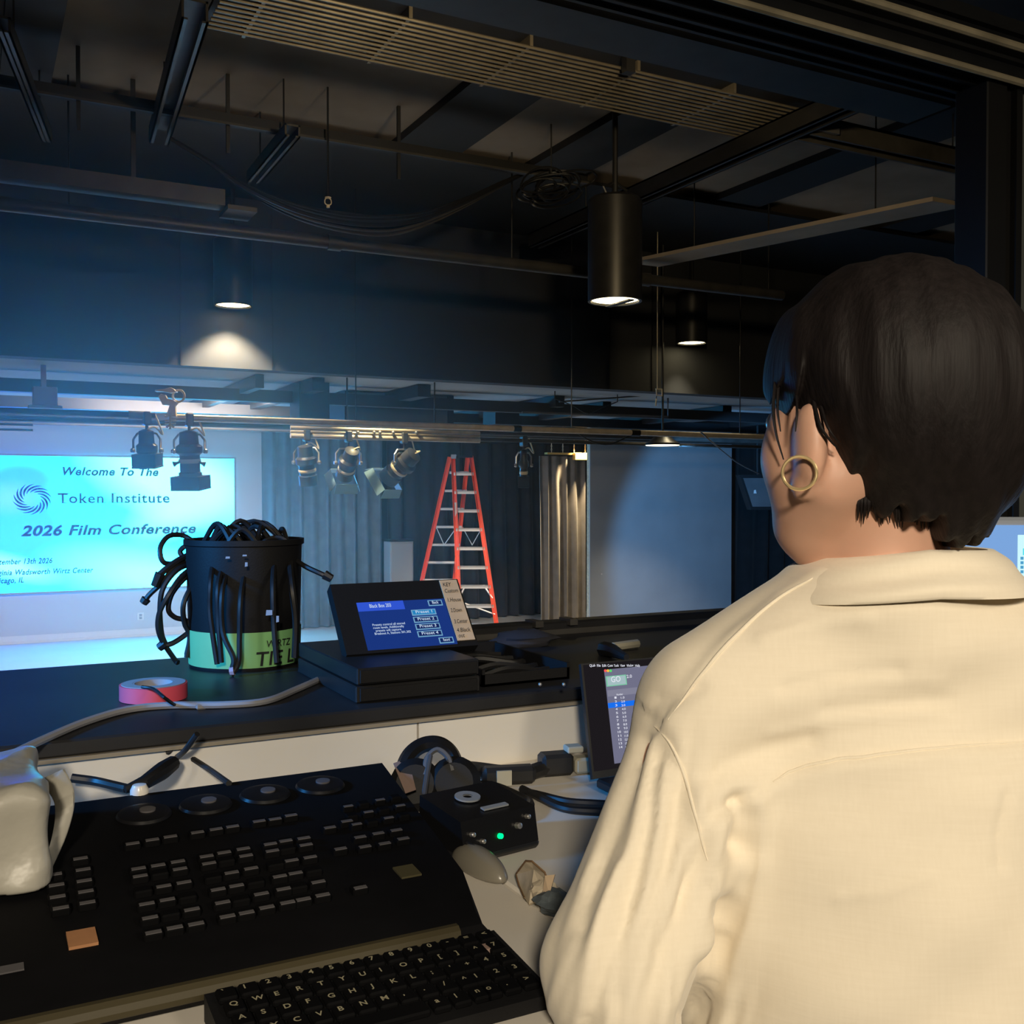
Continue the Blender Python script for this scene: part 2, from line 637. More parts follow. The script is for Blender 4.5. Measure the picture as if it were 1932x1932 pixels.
def smoothv(verts, faces, it=1, lam=0.5):
    n = len(verts)
    for _ in range(it):
        s = np.zeros_like(verts)
        c = np.zeros(n)
        for k in range(4):
            a, b_ = faces[:, k], faces[:, (k + 1) % 4]
            np.add.at(s, a, verts[b_])
            np.add.at(c, a, 1)
            np.add.at(s, b_, verts[a])
            np.add.at(c, b_, 1)
        verts = verts + lam * (s / np.maximum(c, 1)[:, None] - verts)
    return verts


def smin(a, b_, k):
    h = np.clip(0.5 + 0.5 * (b_ - a) / k, 0, 1)
    return b_ + (a - b_) * h - k * h * (1 - h)


def smax(a, b_, k):
    return -smin(-a, -b_, k)


def ell(X, Y, Z, c, r):
    k0 = np.sqrt(((X - c[0]) / r[0]) ** 2 + ((Y - c[1]) / r[1]) ** 2 + ((Z - c[2]) / r[2]) ** 2)
    return (k0 - 1) * min(r)


def cone(X, Y, Z, a, b_, ra, rb, sq=None):
    a, b_ = np.array(a), np.array(b_)
    ba = b_ - a
    L2 = (ba ** 2).sum()
    t = np.clip(((X - a[0]) * ba[0] + (Y - a[1]) * ba[1] + (Z - a[2]) * ba[2]) / L2, 0, 1)
    d = np.sqrt((X - a[0] - t * ba[0]) ** 2 + (Y - a[1] - t * ba[1]) ** 2 + (Z - a[2] - t * ba[2]) ** 2)
    return d - (ra + (rb - ra) * t)


# ================================================================== THE SETTING
YW = 17.2          # screen wall
YS = 9.36          # bulkhead face
ZL = CAMZ + 1.12   # low ceiling over the stage
ZC = CAMZ + 2.75   # high ceiling over the house
DESK = 1.84
LEDGE = 1.95
BOOTH = 0.82
XL, XR = -7.0, 14.0

struct('floor', MB().box((XL, 9.0, -0.1), (XR, YW + 0.1, 0.0)), M['floor_stage'])
struct('floor_house', MB().box((XL, 2.1, -0.1), (XR, 9.0, 0.0)), M['floor_house'])
struct('floor_booth', MB().box((XL, -3.0, BOOTH - 0.12), (4.2, 2.06, BOOTH)), M['floor_house'])
struct('ceiling', MB().box((XL, -3.0, ZC), (XR, YS + 0.2, ZC + 0.1)), M['ceiling'])
struct('ceiling_low', MB().box((XL, YS + 0.2, ZL), (XR, YW + 0.1, ZL + 0.1)), M['low_ceiling'])
mb = MB().box((XL, YS, ZL), (XR, YS + 0.2, ZC))
struct('wall_bulkhead', mb, M['bulkhead'])
mb = MB()
for u in (341, 514, 1150, 1230):
    x = at_y(u, 640, YS).x
    mb.box((x - 0.006, YS - 0.012, ZL), (x + 0.006, YS, ZC))
struct('trim_1', mb, M['black'])
struct('wall_screen', MB().box((XL, YW, 0), (5.6, YW + 0.12, ZL)), M['white_wall'])
struct('wall_back', MB().box((5.6, YW, 0), (XR, YW + 0.12, ZL)), M['dark_wall'])
struct('wall_left', MB().box((XL - 0.1, 2.1, 0), (XL, YW, ZC)), M['dark_wall'])
struct('wall_right', MB().box((XR, 2.1, 0), (XR + 0.1, YW, ZC)), M['dark_wall'])
mb = MB().box((XL, YW - 0.02, 0), (5.6, YW, 0.10)).box((XL, YW - 0.012, 0.10), (5.6, YW, 0.115)).box((XL, YW - 0.05, 0), (5.6, YW - 0.02, 0.03))
struct('baseboard_screen', mb, M['base_white'])
# booth right wall and back wall
struct('wall_booth_right', MB().box((3.0, -3.0, BOOTH), (3.1, 2.06, ZC)), M['pole_wall'])
struct('wall_booth_front', MB().box((XL, 1.99, BOOTH), (3.0, 2.06, LEDGE - 0.03)), M['black'])

# dark ceiling beams running away from the booth
mb = MB()
for x0, x1, y0, y1 in ((2.94, 3.47, 5.6, YS), (4.12, 4.62, 5.6, YS), (0.2, 0.5, 2, YS), (-2.2, -1.9, 2, YS), (6.1, 6.6, 3, YS), (8.2, 8.7, 3, YS)):
    mb.box((x0, y0, ZC - 0.06), (x1, y1, ZC))
struct('trim_2', mb, M['black'])
mb = MB().box((XL, 2.3, ZC - 0.5), (XR, 3.9, ZC))
struct('trim_3', mb, M['black'])
mb = MB().box((XL, 7.55, ZC - 0.10), (XR, YS, ZC - 0.07))  # black slab put in for the shadow band on the ceiling before the bulkhead
struct('shade_band', mb, M['black'])
# beams under the low ceiling
mb = MB()
for x, wd, y0 in ((2.43, 0.08, 9.7), (3.0, 0.12, 9.7), (4.15, 0.14, 9.8), (6.0, 0.12, 10.2), (6.9, 0.12, 10.6), (8.6, 0.14, 10.4), (10.2, 0.14, 10.4)):
    mb.box((x - wd / 2, y0, ZL - 0.13), (x + wd / 2, 16.5, ZL - 0.005))
struct('trim_5', mb, M['black'])
mb = MB()
for y in (10.35, 12.2, 14.0):
    mb.box((XL, y, ZL - 0.2), (XR, y + 0.12, ZL - 0.08))
struct('trim_6', mb, M['black'])

# booth opening head track (bright double rails, top right)
hd = thing('header_track', 'ridged black header track with pale double rails across the top right', 'track', (1.0, 2.0, 3.40))
mb = MB().box((0.2, 1.92, 3.44), (3.0, 2.12, 3.60))
for z in (3.47, 3.55):
    mb.box((0.2, 1.90, z), (3.0, 1.92, z + 0.01))
obj('track_body', mb, M['black_metal'], hd)
for z, y in ((3.435, 1.93), (3.50, 1.88)):
    obj('rail', MB().tube([(0.2, y, z), (3.0, y, z)], 0.011, 8), M['rail_gold'], hd)
for z, y in ((3.425, 1.99), (3.425, 2.05), (3.43, 2.10)):
    obj('groove_rail', MB().box((0.2, y - 0.006, z), (3.0, y + 0.006, z + 0.02)), M['black_metal'], hd)
mb = MB().box((0.2, 2.45, 3.60), (3.0, 2.62, 3.66)).box((0.2, 2.62, 3.60), (3.0, 2.64, 3.72))
o = solo('ceiling_channel', mb, M['pipe'], 'dim flat channel running beside the bright header rails near the top', 'channel')
# jamb post
p0 = at_y(1862, 400, 2.0)
mb = MB().box((p0.x - 0.065, 1.95, LEDGE), (p0.x + 0.02, 2.06, 3.44), bev=0.004).box((p0.x + 0.02, 1.97, LEDGE), (p0.x + 0.06, 2.04, 3.44)).box((p0.x + 0.06, 1.95, LEDGE), (p0.x + 0.085, 2.06, 3.44))
struct('trim_7', mb, M['post'])
mb = MB().box((p0.x + 0.11, 1.97, LEDGE), (3.0, 2.05, 3.44))
struct('wall_return', mb, M['pole_wall'])

# added volume in the hall, standing in for lens glare around the screen
hmb = MB()
hmb.sphere((0, 0, 0), 1.0, 24)
hx = at_d(215, 930, 6.0)
hr = Matrix.Translation(hx) @ (hx - CP).to_track_quat('Y', 'Z').to_matrix().to_4x4() @ Matrix.Diagonal((2.9, 3.65, 2.55, 1))
hz = obj('haze', hmb, M['black'], None, smooth=60)
hz.matrix_world = hr
hm = bpy.data.materials.new('added_haze')
hm.use_nodes = True
hm.node_tree.nodes.clear()
vs_ = hm.node_tree.nodes.new('ShaderNodeVolumeScatter')
vs_.inputs['Color'].default_value = (0.7, 0.95, 1.0, 1)
nt = hm.node_tree
tc = nt.nodes.new('ShaderNodeTexCoord')
gr = nt.nodes.new('ShaderNodeTexGradient')
gr.gradient_type = 'SPHERICAL'
nt.links.new(tc.outputs['Object'], gr.inputs[0])
pw = nt.nodes.new('ShaderNodeMath')
pw.operation = 'POWER'
pw.inputs[1].default_value = 1.3
nt.links.new(gr.outputs['Fac'], pw.inputs[0])
ml = nt.nodes.new('ShaderNodeMath')
ml.operation = 'MULTIPLY'
ml.inputs[1].default_value = 0.13
nt.links.new(pw.outputs[0], ml.inputs[0])
nt.links.new(ml.outputs[0], vs_.inputs['Density'])
vs_.inputs['Anisotropy'].default_value = 0.70
vo = hm.node_tree.nodes.new('ShaderNodeOutputMaterial')
hm.node_tree.links.new(vs_.outputs[0], vo.inputs['Volume'])
hz.data.materials[0] = hm
tag(hz, 'thin bluish haze added in the hall to imitate lens glare around the glowing screen', 'haze', kind='stuff')

# ================================================================== PROJECTION SCREEN
scr_y = YW - 0.05
SX0, SX1 = 0.0, at_y(442, 940, scr_y).x
SZ1 = at_y(442, 866, scr_y).z
SZ0 = at_y(360, 1105, scr_y).z
scr = thing('projection_screen', 'large glowing cyan projection screen welcoming to a film conference', 'screen', ((SX0 + SX1) / 2, scr_y, SZ0))
sm = bpy.data.materials.new('projected_image')
sm.use_nodes = True
nt = sm.node_tree
nt.nodes.clear()
tc = nt.nodes.new('ShaderNodeTexCoord')


def blob(cx, cz, rx, rz, rot=0.0):
    mp = nt.nodes.new('ShaderNodeMapping')
    mp.vector_type = 'TEXTURE'
    mp.inputs['Location'].default_value = (cx, 0, cz)
    mp.inputs['Rotation'].default_value = (0, rot, 0)
    mp.inputs['Scale'].default_value = (rx, 1000, rz)
    nt.links.new(tc.outputs['Object'], mp.inputs[0])
    g = nt.nodes.new('ShaderNodeTexGradient')
    g.gradient_type = 'SPHERICAL'
    nt.links.new(mp.outputs[0], g.inputs[0])
    return g


def sp(u, v):
    p = at_y(u, v, scr_y)
    return p.x - (SX0 + SX1) / 2, p.z - SZ0


cur = None
LAY = [(sp(0, 1010), 2.0, 1.6, 0.0, (0.0, 0.75, 15.0), 1.0), (sp(40, 905), 1.0, 0.55, 0, (0.02, 0.6, 13.0), 0.9),
       (sp(20, 940), 0.5, 0.3, 0, (0.16, 0.8, 8.0), 0.8),
       (sp(330, 900), 1.7, 0.8, 0.35, (0.75, 11.0, 16.0), 1.0), (sp(340, 955), 1.0, 0.5, -0.5, (0.7, 10.0, 16.0), 0.7),
       (sp(300, 1090), 1.9, 0.55, 0.2, (0.5, 10.0, 16.0), 0.8), (sp(20, 1070), 0.8, 0.22, 0.3, (0.5, 8.0, 15.0), 0.8)]
base = nt.nodes.new('ShaderNodeRGB')
base.outputs[0].default_value = (0.01, 7.5, 16.0, 1)
cur = base.outputs[0]
for (c, rx, rz, rot, colr, k) in LAY:
    g = blob(c[0], c[1], rx, rz, rot)
    mu = nt.nodes.new('ShaderNodeMath')
    mu.operation = 'MULTIPLY'
    mu.inputs[1].default_value = 1.6 * k
    mu.use_clamp = True
    nt.links.new(g.outputs['Fac'], mu.inputs[0])
    mx = nt.nodes.new('ShaderNodeMix')
    mx.data_type = 'RGBA'
    mx.clamp_result = False
    nt.links.new(mu.outputs[0], mx.inputs[0])
    nt.links.new(cur, mx.inputs[6])
    mx.inputs[7].default_value = (*colr, 1)
    cur = mx.outputs[2]
em = nt.nodes.new('ShaderNodeBsdfPrincipled')
em.inputs['Base Color'].default_value = (0.14, 0.42, 0.50, 1)
em.inputs['Roughness'].default_value = 1.0
em.inputs['Specular IOR Level'].default_value = 0.0
nt.links.new(cur, em.inputs['Emission Color'])
em.inputs['Emission Strength'].default_value = 1.0
oo = nt.nodes.new('ShaderNodeOutputMaterial')
nt.links.new(em.outputs[0], oo.inputs[0])
obj('image', MB().box((SX0, scr_y, SZ0), (SX1, scr_y + 0.02, SZ1)), sm, scr)
fr = MB()
for lo, hi in (((SX0 - 0.03, scr_y - 0.004, SZ1), (SX1 + 0.03, scr_y + 0.03, SZ1 + 0.03)), ((SX0 - 0.03, scr_y - 0.004, SZ0 - 0.03), (SX1 + 0.03, scr_y + 0.03, SZ0)),
               ((SX1, scr_y - 0.004, SZ0), (SX1 + 0.03, scr_y + 0.03, SZ1)), ((SX0 - 0.03, scr_y - 0.004, SZ0), (SX0, scr_y + 0.03, SZ1))):
    fr.box(lo, hi)
obj('border', fr, M['grey_plastic'], scr)
TX = mat('projected_text', (0.02, 0.02, 0.03), 1.0, spec=0.0, emit=(0.0, 0.03, 0.09), es=1.0)
TX2 = mat('projected_text_light', (0.02, 0.02, 0.03), 1.0, spec=0.0, emit=(0.0, 0.04, 0.12), es=1.0)
ty = scr_y - 0.004


def stext(name, s, ul, vl, ur, vr, cap_px, material, **kw):
    a = at_y(ul, vl, ty)
    c = at_y(ur, vr, ty)
    k = (a - CP).length / F
    m = MB()
    zb = (a.z + c.z) / 2
    put_text(m, s, (a.x, ty, zb), (1, 0, 0), (0, 0, 1), cap_px * k / 0.70, width=c.x - a.x, **kw)
    obj(name, m, material, scr, smooth=0, fix=False)


stext('welcome_text', 'Welcome To The', 118, 897, 299, 897, 14, TX, shear=0.25, bold=0.034, spacing=1.1)
stext('film_text', '2026 Film Conference', 40, 1010, 370, 1006, 17, TX, shear=0.25, bold=0.038, spacing=1.1)
stext('date_text', 'September 13th 2026', -22, 1065, 99, 1063, 9, TX2, shear=0.25, bold=0.028, spacing=1.1)
stext('place_text', 'Virginia Wadsworth Wirtz Center', -20, 1085, 176, 1081, 9, TX2, shear=0.25, bold=0.028, spacing=1.1)
stext('city_text', 'Chicago, IL', -18, 1101, 45, 1099, 9, TX2, shear=0.25, bold=0.028, spacing=1.1)
# serif title: stems with small foot and head bars
a = at_y(109, 949, ty)
c = at_y(320, 949, ty)
m = MB()
put_text(m, 'Token Institute', (a.x, ty, a.z), (1, 0, 0), (0, 0, 1), 17 * (a - CP).length / F / 0.70, width=c.x - a.x, spacing=1.12, bold=0.018)
hgt = 17 * (a - CP).length / F
wd = c.x - a.x
for fx, fz, ln in ((0.042, 0, 0.04), (0.0, 0.94, 0.016), (0.082, 0.94, 0.016), (0.19, 0, 0.03), (0.22, 0, 0.03), (0.35, 0, 0.026), (0.395, 0, 0.026), (0.475, 0, 0.04), (0.475, 0.97, 0.04),
                   (0.53, 0, 0.026), (0.575, 0, 0.026), (0.722, 0, 0.026), (0.885, 0, 0.026)):
    m.box((a.x + wd * (fx - ln / 2) + 0.02, ty - 0.001, a.z + hgt * fz - 0.002), (a.x + wd * (fx + ln / 2) + 0.02, ty + 0.001, a.z + hgt * fz + 0.006))
obj('title_text', m, TX, scr, smooth=0, fix=False)
# swirl emblem
cc = at_y(61, 942, ty)
k = (cc - CP).length / F
m = MB()
for i in range(14):
    a0 = 2 * PI * i / 14
    top, bot = [], []
    for j in range(9):
        t = j / 8
        an = a0 - t * 1.25
        r = (14 + 17 * t) * k
        wdt = (4.2 * math.sin(PI * min(1, t * 0.9 + 0.1))) * k
        top.append((cc.x + (r + wdt / 2) * math.cos(an) * 0.98, ty, cc.z + (r + wdt / 2) * math.sin(an) * 0.86))
        bot.append((cc.x + (r - wdt / 2) * math.cos(an) * 0.98, ty, cc.z + (r - wdt / 2) * math.sin(an) * 0.86))
    vs = top + bot
    m.add(vs, [(q, q + 1, 9 + q + 1, 9 + q) for q in range(8)])
obj('emblem', m, TX, scr, smooth=0, fix=False)

# outlet on the wall below the screen
p = at_y(265, 1163, YW)
ot = thing('wall_outlet', 'small white wall outlet under the screen near the cable bucket', 'outlet', (p.x, YW, p.z - 0.06))
obj('plate', MB().box((p.x - 0.05, YW - 0.012, p.z - 0.06), (p.x + 0.05, YW, p.z + 0.06), bev=0.004), M['base_white'], ot)
obj('socket', MB().box((p.x - 0.02, YW - 0.018, p.z + 0.006), (p.x + 0.02, YW - 0.01, p.z + 0.04)), M['grey_plastic'], ot)
obj('socket', MB().box((p.x - 0.02, YW - 0.018, p.z - 0.04), (p.x + 0.02, YW - 0.01, p.z - 0.006)), M['grey_plastic'], ot)

# ================================================================== DRAPES, FLAT, LADDER
def drape(name, label, x0, x1, y, z0, z1, folds, depth, material, group=None, taper=0.0, seed=0):
    rnd = random.Random(seed)
    n = folds * 10
    ph = [rnd.uniform(0.6, 1.4) for _ in range(folds + 2)]
    m = MB()
    nz = 10

    def px(i, t):
        s = i / n
        f = s * folds
        amp = depth * ph[int(f)] * (0.55 + 0.45 * t)
        xx = x0 + (x1 - x0) * s + (math.sin(f * 2 * PI * 0.5 + t) * 0.02)
        if taper:
            xx = x1 - (x1 - xx) * (1 - taper * (1 - t))
        return xx, y + amp * math.sin(f * 2 * PI + 0.6 * math.sin(t * 2 + seed))
    for side in (0, 1):
        o_ = len(m.v)
        for j in range(nz + 1):
            t = 1 - j / nz
            for i in range(n + 1):
                xx, yy = px(i, 1 - t)
                m.v.append((xx, yy + side * 0.012, z0 + (z1 - z0) * t))
        for j in range(nz):
            for i in range(n):
                q = (o_ + j * (n + 1) + i, o_ + j * (n + 1) + i + 1, o_ + (j + 1) * (n + 1) + i + 1, o_ + (j + 1) * (n + 1) + i)
                m.f.append(q if side == 0 else q[::-1])
    k2 = (nz + 1) * (n + 1)
    for j in range(nz):
        for i in (0, n):
            a_ = j * (n + 1) + i
            m.f.append((a_, a_ + n + 1, a_ + n + 1 + k2, a_ + k2))
    for i in range(n):
        for j in (0, nz):
            a_ = j * (n + 1) + i
            m.f.append((a_, a_ + 1, a_ + 1 + k2, a_ + k2))
    return solo(name, m, material, label, 'curtain', group, smooth=60)


drape('stage_curtain', 'blue-grey pleated stage curtain directly right of the glowing screen', 4.25, 6.35, 16.85, 0.02, ZL - 0.12, 9, 0.09, M['curtain_blue'], seed=1)
drape('stage_curtain', 'black pleated curtain behind the orange ladder', 6.4, 10.4, 16.75, 0.02, ZL - 0.22, 14, 0.09, M['curtain_black'], seed=2)
cx0 = at_y(1018, 1000, 14.25).x
cx1 = at_y(1106, 1000, 14.25).x
drape('stage_curtain', 'grey pleated curtain leg under the gold-lit track beside the blue flat', cx0, cx1 - 0.02, 14.25, 0.02, 2.86, 5, 0.07, M['curtain_grey'], seed=3)
# curtain track with hooks
trk = thing('curtain_track', 'short gold-lit curtain track with hanging chains above the grey curtain', 'track', ((cx0 + cx1) / 2, 14.2, 2.88))
xb = at_y(1084, 860, 14.1).x
obj('track_bar', MB().box((cx0 + 0.10, 14.17, 2.885), (cx1, 14.27, 2.915)), M['gold'], trk)
obj('end_box', MB().box((xb, 14.08, 2.80), (cx1 + 0.02, 14.165, 2.915), bev=0.006), M['gold'], trk)
for i in range(4):
    x = cx0 + 0.2 + i * (cx1 - cx0 - 0.24) / 3
    m = MB()
    for q in range(5):
        zc_ = 2.935 + q * 0.028
        m.tube([(x + 0.010 * math.cos(t * PI / 4) * (1 if q % 2 else 0.3), 14.22 + 0.010 * math.cos(t * PI / 4) * (0.3 if q % 2 else 1), zc_ + 0.018 * math.sin(t * PI / 4)) for t in range(8)], 0.004, 6, closed=True)
    m.tube([(x, 14.22, 3.06), (x, 14.22, ZL)], 0.004, 6)
    obj('chain', m, M['cream_metal'], trk)
# grey-blue lit flat
yf = 13.2
fx0 = at_y(1113, 1000, yf).x
fx1 = at_y(1380, 1000, yf).x
fl = thing('scenery_flat', 'tall plain flat washed in blue light behind the person', 'panel', ((fx0 + fx1) / 2, yf, 0))
obj('face', MB().box((fx0, yf, 0.0), (fx1, yf + 0.02, ZL - 0.02)), M['flat'], fl)
mb = MB()
for x in (fx0 + 0.03, (fx0 + fx1) / 2, fx1 - 0.03):
    mb.box((x - 0.03, yf + 0.02, 0.0), (x + 0.03, yf + 0.09, ZL - 0.02))
obj('frame', mb, M['tan_paper'], fl)
p = at_y(1135, 1083, yf)
obj('screw', MB().box((p.x - 0.008, yf - 0.006, p.z - 0.008), (p.x + 0.008, yf, p.z + 0.008)), M['base_white'], fl)
# dark curtain right of the flat
drape('stage_curtain', 'dark curtain at the right behind the small black speaker', fx1 + 0.1, XR - 0.1, 13.6, 0.02, ZL - 0.2, 8, 0.05, M['curtain_black'], seed=5)

# ladder
LD, LB, LT = 16.0, 17.35, 16.7
lad = thing('step_ladder', 'tall orange step ladder with silver rungs in front of the black curtain', 'ladder', (*at_d(868, 1204, LD).xy, 0))


def onfloor(u, d):
    q = at_d(u, 931, d)
    return Vector((q.x, q.y, 0.0))


fa = [onfloor(869, LD), onfloor(941, LD)]
fb = [onfloor(776, LB), onfloor(848, LB)]
tp = [at_d(855, 862, LT), at_d(889, 862, LT)]


def rail(a_, b_, wx, name='side_rail', m=M['ladder']):
    # channel-shaped rail
    t = (b_ - a_).normalized()
    s = t.cross(Vector((-math.sin(YAW), -math.cos(YAW), 0))).normalized()
    n_ = s.cross(t)
    mm = MB()
    for (s0, s1, n0, n1) in ((-0.035, 0.035, 0, 0.008), (-0.035, -0.026, 0, 0.05), (0.026, 0.035, 0, 0.05)):
        q = []
        for base_ in (a_, b_):
            q += [base_ + s * s0 + n_ * n0, base_ + s * s1 + n_ * n0, base_ + s * s1 + n_ * n1, base_ + s * s0 + n_ * n1]
        mm.add(q, [(0, 3, 2, 1), (4, 5, 6, 7), (0, 1, 5, 4), (1, 2, 6, 5), (2, 3, 7, 6), (3, 0, 4, 7)])
    return obj(name, mm, m, lad)


for q in (0, 1):
    rail(fa[q], tp[q], 0)
for q in (0, 1):
    rail(fb[q], tp[q] + Vector((-0.03, 0.06, 0)), 0, 'rear_rail')
for i in range(9):
    t = (i + 0.75) / 9.6
    a_, b_ = fa[0].lerp(tp[0], t), fa[1].lerp(tp[1], t)
    mm = MB()
    fwd = Vector((math.sin(YAW), math.cos(YAW), 0)) * 0.085
    q = [a_ - fwd * 0.3, b_ - fwd * 0.3, b_ + fwd, a_ + fwd]
    mm.add(q + [x - Vector((0, 0, 0.022)) for x in q], [(0, 1, 2, 3), (7, 6, 5, 4), (0, 4, 5, 1), (1, 5, 6, 2), (2, 6, 7, 3), (3, 7, 4, 0)])
    # front lip
    q = [a_ - fwd * 0.3, b_ - fwd * 0.3, b_ - fwd * 0.3 - Vector((0, 0, 0.05)), a_ - fwd * 0.3 - Vector((0, 0, 0.05))]
    mm.add(q + [x + fwd * 0.08 for x in q], [(0, 1, 2, 3), (7, 6, 5, 4), (0, 4, 5, 1), (1, 5, 6, 2), (2, 6, 7, 3), (3, 7, 4, 0)])
    obj('step', mm, M['alu'], lad)
    a_, b_ = fb[0].lerp(tp[0], t), fb[1].lerp(tp[1], t)
    mm = MB().tube([a_, b_], 0.022, 8)
    obj('rear_rung', mm, M['alu'], lad)
t = 2.75 / 9.6
a_, b_ = fa[0].lerp(tp[0], t), fa[1].lerp(tp[1], t)
for e, s_ in ((a_, 1), (b_, -1)):
    i0 = a_.lerp(b_, 0.22 if s_ == 1 else 0.78)
    d0 = fa[0].lerp(tp[0], t - 0.07) if s_ == 1 else fa[1].lerp(tp[1], t - 0.07)
    obj('brace', MB().tube([i0, d0], 0.014, 6), M['alu'], lad)
obj('brace', MB().tube([fa[0].lerp(tp[0], 0.20), fa[1].lerp(tp[1], 0.13)], 0.012, 6), M['alu'], lad)
mm = MB()
v0, v1 = tp[0] - (tp[1] - tp[0]) * 0.1, tp[0].lerp(tp[1], 0.16)
for e0, e1 in ((tp[0] - (tp[1] - tp[0]) * 0.10, tp[0] + (tp[1] - tp[0]) * 0.18),):
    f_ = Vector((math.sin(YAW), math.cos(YAW), 0)) * 0.09
    q = [e0 - f_, e1 - f_, e1 + f_, e0 + f_]
    mm.add([x - Vector((0, 0, 0.03)) for x in q] + [x + Vector((0, 0, 0.035)) for x in q], [(0, 3, 2, 1), (4, 5, 6, 7), (0, 1, 5, 4), (1, 2, 6, 5), (2, 3, 7, 6), (3, 0, 4, 7)])
obj('top_cap', mm, M['grey_plastic'], lad, label='grey end cap')
mm = MB()
q0, q1 = tp[0], tp[1] + (tp[1] - tp[0]) * 0.1
f_ = Vector((math.sin(YAW), math.cos(YAW), 0)) * 0.06
q = [q0 - f_, q1 - f_, q1 + f_, q0 + f_]
mm.add([x - Vector((0, 0, 0.012)) for x in q] + [x + Vector((0, 0, 0.012)) for x in q], [(0, 3, 2, 1), (4, 5, 6, 7), (0, 1, 5, 4), (1, 2, 6, 5), (2, 3, 7, 6), (3, 0, 4, 7)])
obj('top_plate', mm, M['black_plastic'], lad)
for q in (0, 1):
    for sgn in (0.24, 0.5):
        obj('spreader', MB().tube([fa[q].lerp(tp[q], sgn + 0.1), (fa[q].lerp(tp[q], sgn) + fb[q].lerp(tp[q], sgn)) / 2, fb[q].lerp(tp[q], sgn + 0.1)], 0.008, 6), M['alu'], lad) if sgn > 0.3 else None
p = fa[0].lerp(tp[0], 0.70)
obj('sticker', MB().box((p.x - 0.02, p.y - 0.03, p.z - 0.12), (p.x + 0.02, p.y - 0.015, p.z + 0.12)), M['panel_white'], lad, label='pale warning sticker on the rail')

# grey cabinet by the curtain
ga, gb_ = at_y(736, 1022, 16.25), at_y(780, 1022, 16.25)
cb = thing('grey_cabinet', 'plain grey metal cabinet standing left of the orange ladder', 'cabinet', ((ga.x + gb_.x) / 2, 16.25, 0))
obj('body', MB().box((ga.x, 16.25, 0.0), (gb_.x, 16.55, ga.z), bev=0.006), M['grey_plastic'], cb)
obj('door', MB().box((ga.x + 0.02, 16.235, 0.04), (gb_.x - 0.02, 16.25, ga.z - 0.03), bev=0.003), M['grey_plastic'], cb)
obj('lid', MB().box((ga.x - 0.012, 16.23, ga.z), (gb_.x + 0.012, 16.56, ga.z + 0.03)), M['black_metal'], cb)

# ================================================================== PIPES, DUCTS, CEILING HARDWARE
def pipe_x(name, label, u0, v0, u1, y, z, r, material, cat='pipe', x0=None, x1=None):
    xa = at_y(u0, v0, y).x if x0 is None else x0
    xb_ = at_y(u1, v0, y).x if x1 is None else x1
    return solo(name, MB().tube([(xa, y, z), (xb_, y, z)], r, 16), material, label, cat)


YP = 8.62
Z1 = CAMZ + 0.565 * YP / 8.0
xclamp = at_y(322, 780, YP).x
pp = thing('lighting_pipe', 'long pale lighting pipe under the bulkhead, bright where the lamps hit it', 'pipe', (4.0, YP, Z1))
obj('pipe', MB().tube([(xclamp, YP, Z1), (9.6, YP, Z1)], 0.029, 16), M['pipe_pale'], pp)
xs_ = at_y(975, 815, YP).x
xj = at_y(1198, 815, YP).x
obj('coupling', MB().tube([(xj - 0.05, YP, Z1), (xj + 0.05, YP, Z1)], 0.036, 16), M['black_metal'], pp)
obj('coupling', MB().tube([(xs_ - 0.04, YP, Z1), (xs_ + 0.04, YP, Z1)], 0.034, 16), M['black_metal'], pp)
for x in (3.0, 5.2, 7.3):
    obj('hanger', MB().tube([(x, YP, Z1), (x, YP, ZC)], 0.006, 6), M['black_metal'], pp)
pl = thing('lighting_pipe', 'dark left-hand lighting pipe ending at the cream clamp', 'pipe', (0.5, YP, Z1))
obj('pipe', MB().tube([(XL, YP, Z1 + 0.01), (xclamp - 0.12, YP, Z1 + 0.01)], 0.024, 12), M['pipe'], pl)
obj('sleeve', MB().tube([(xclamp - 0.32, YP, Z1 + 0.01), (xclamp - 0.16, YP, Z1 + 0.01)], 0.032, 12), M['grey_plastic'], pl)
obj('hanger', MB().tube([(xclamp - 1.4, YP, Z1), (xclamp - 1.4, YP, ZC)], 0.006, 6), M['black_metal'], pl)
for k_, (vv, lab) in enumerate(((793, 'uppermost'), (801, 'middle'), (811, 'lowest'))):
    pz = at_y(20, vv, (YP + 0.25)).z
    xr = at_y(62, vv, (YP + 0.25)).x
    solo('conduit', MB().tube([(XL, (YP + 0.25), pz), (xr, (YP + 0.25), pz)], 0.011, 8), M['steel'], '%s of the three thin bright conduits left of the clamp' % lab, 'conduit', 'thin conduits at the left edge')

# second electric (gold lit raceway + pipe) behind the bulkhead
e2 = thing('lighting_raceway', 'gold-lit triple raceway carrying the middle group of spotlights', 'raceway', (5.0, 9.6, 2.80))
xa, xb_ = at_y(548, 815, 9.6).x, at_y(905, 815, 9.6).x
for vv, rr in ((811, 0.018), (818, 0.014), (826, 0.024)):
    pz = at_y(700, vv, 9.6).z
    obj('bar', MB().tube([(xa, 9.6, pz), (xb_, 9.6, pz)], rr, 12), M['pipe_pale'], e2)
for u in (675, 706, 717, 742, 786):
    q = at_y(u, 816, 9.57)
    obj('socket_screw', MB().sphere((q.x, 9.57, q.z), 0.018, 6), M['steel'], e2)
for u in (655, 820):
    q = at_y(u, 816, 9.6)
    obj('hanger', MB().tube([(q.x, 9.6, q.z), (q.x, 9.6, ZL)], 0.008, 6), M['black_metal'], e2)
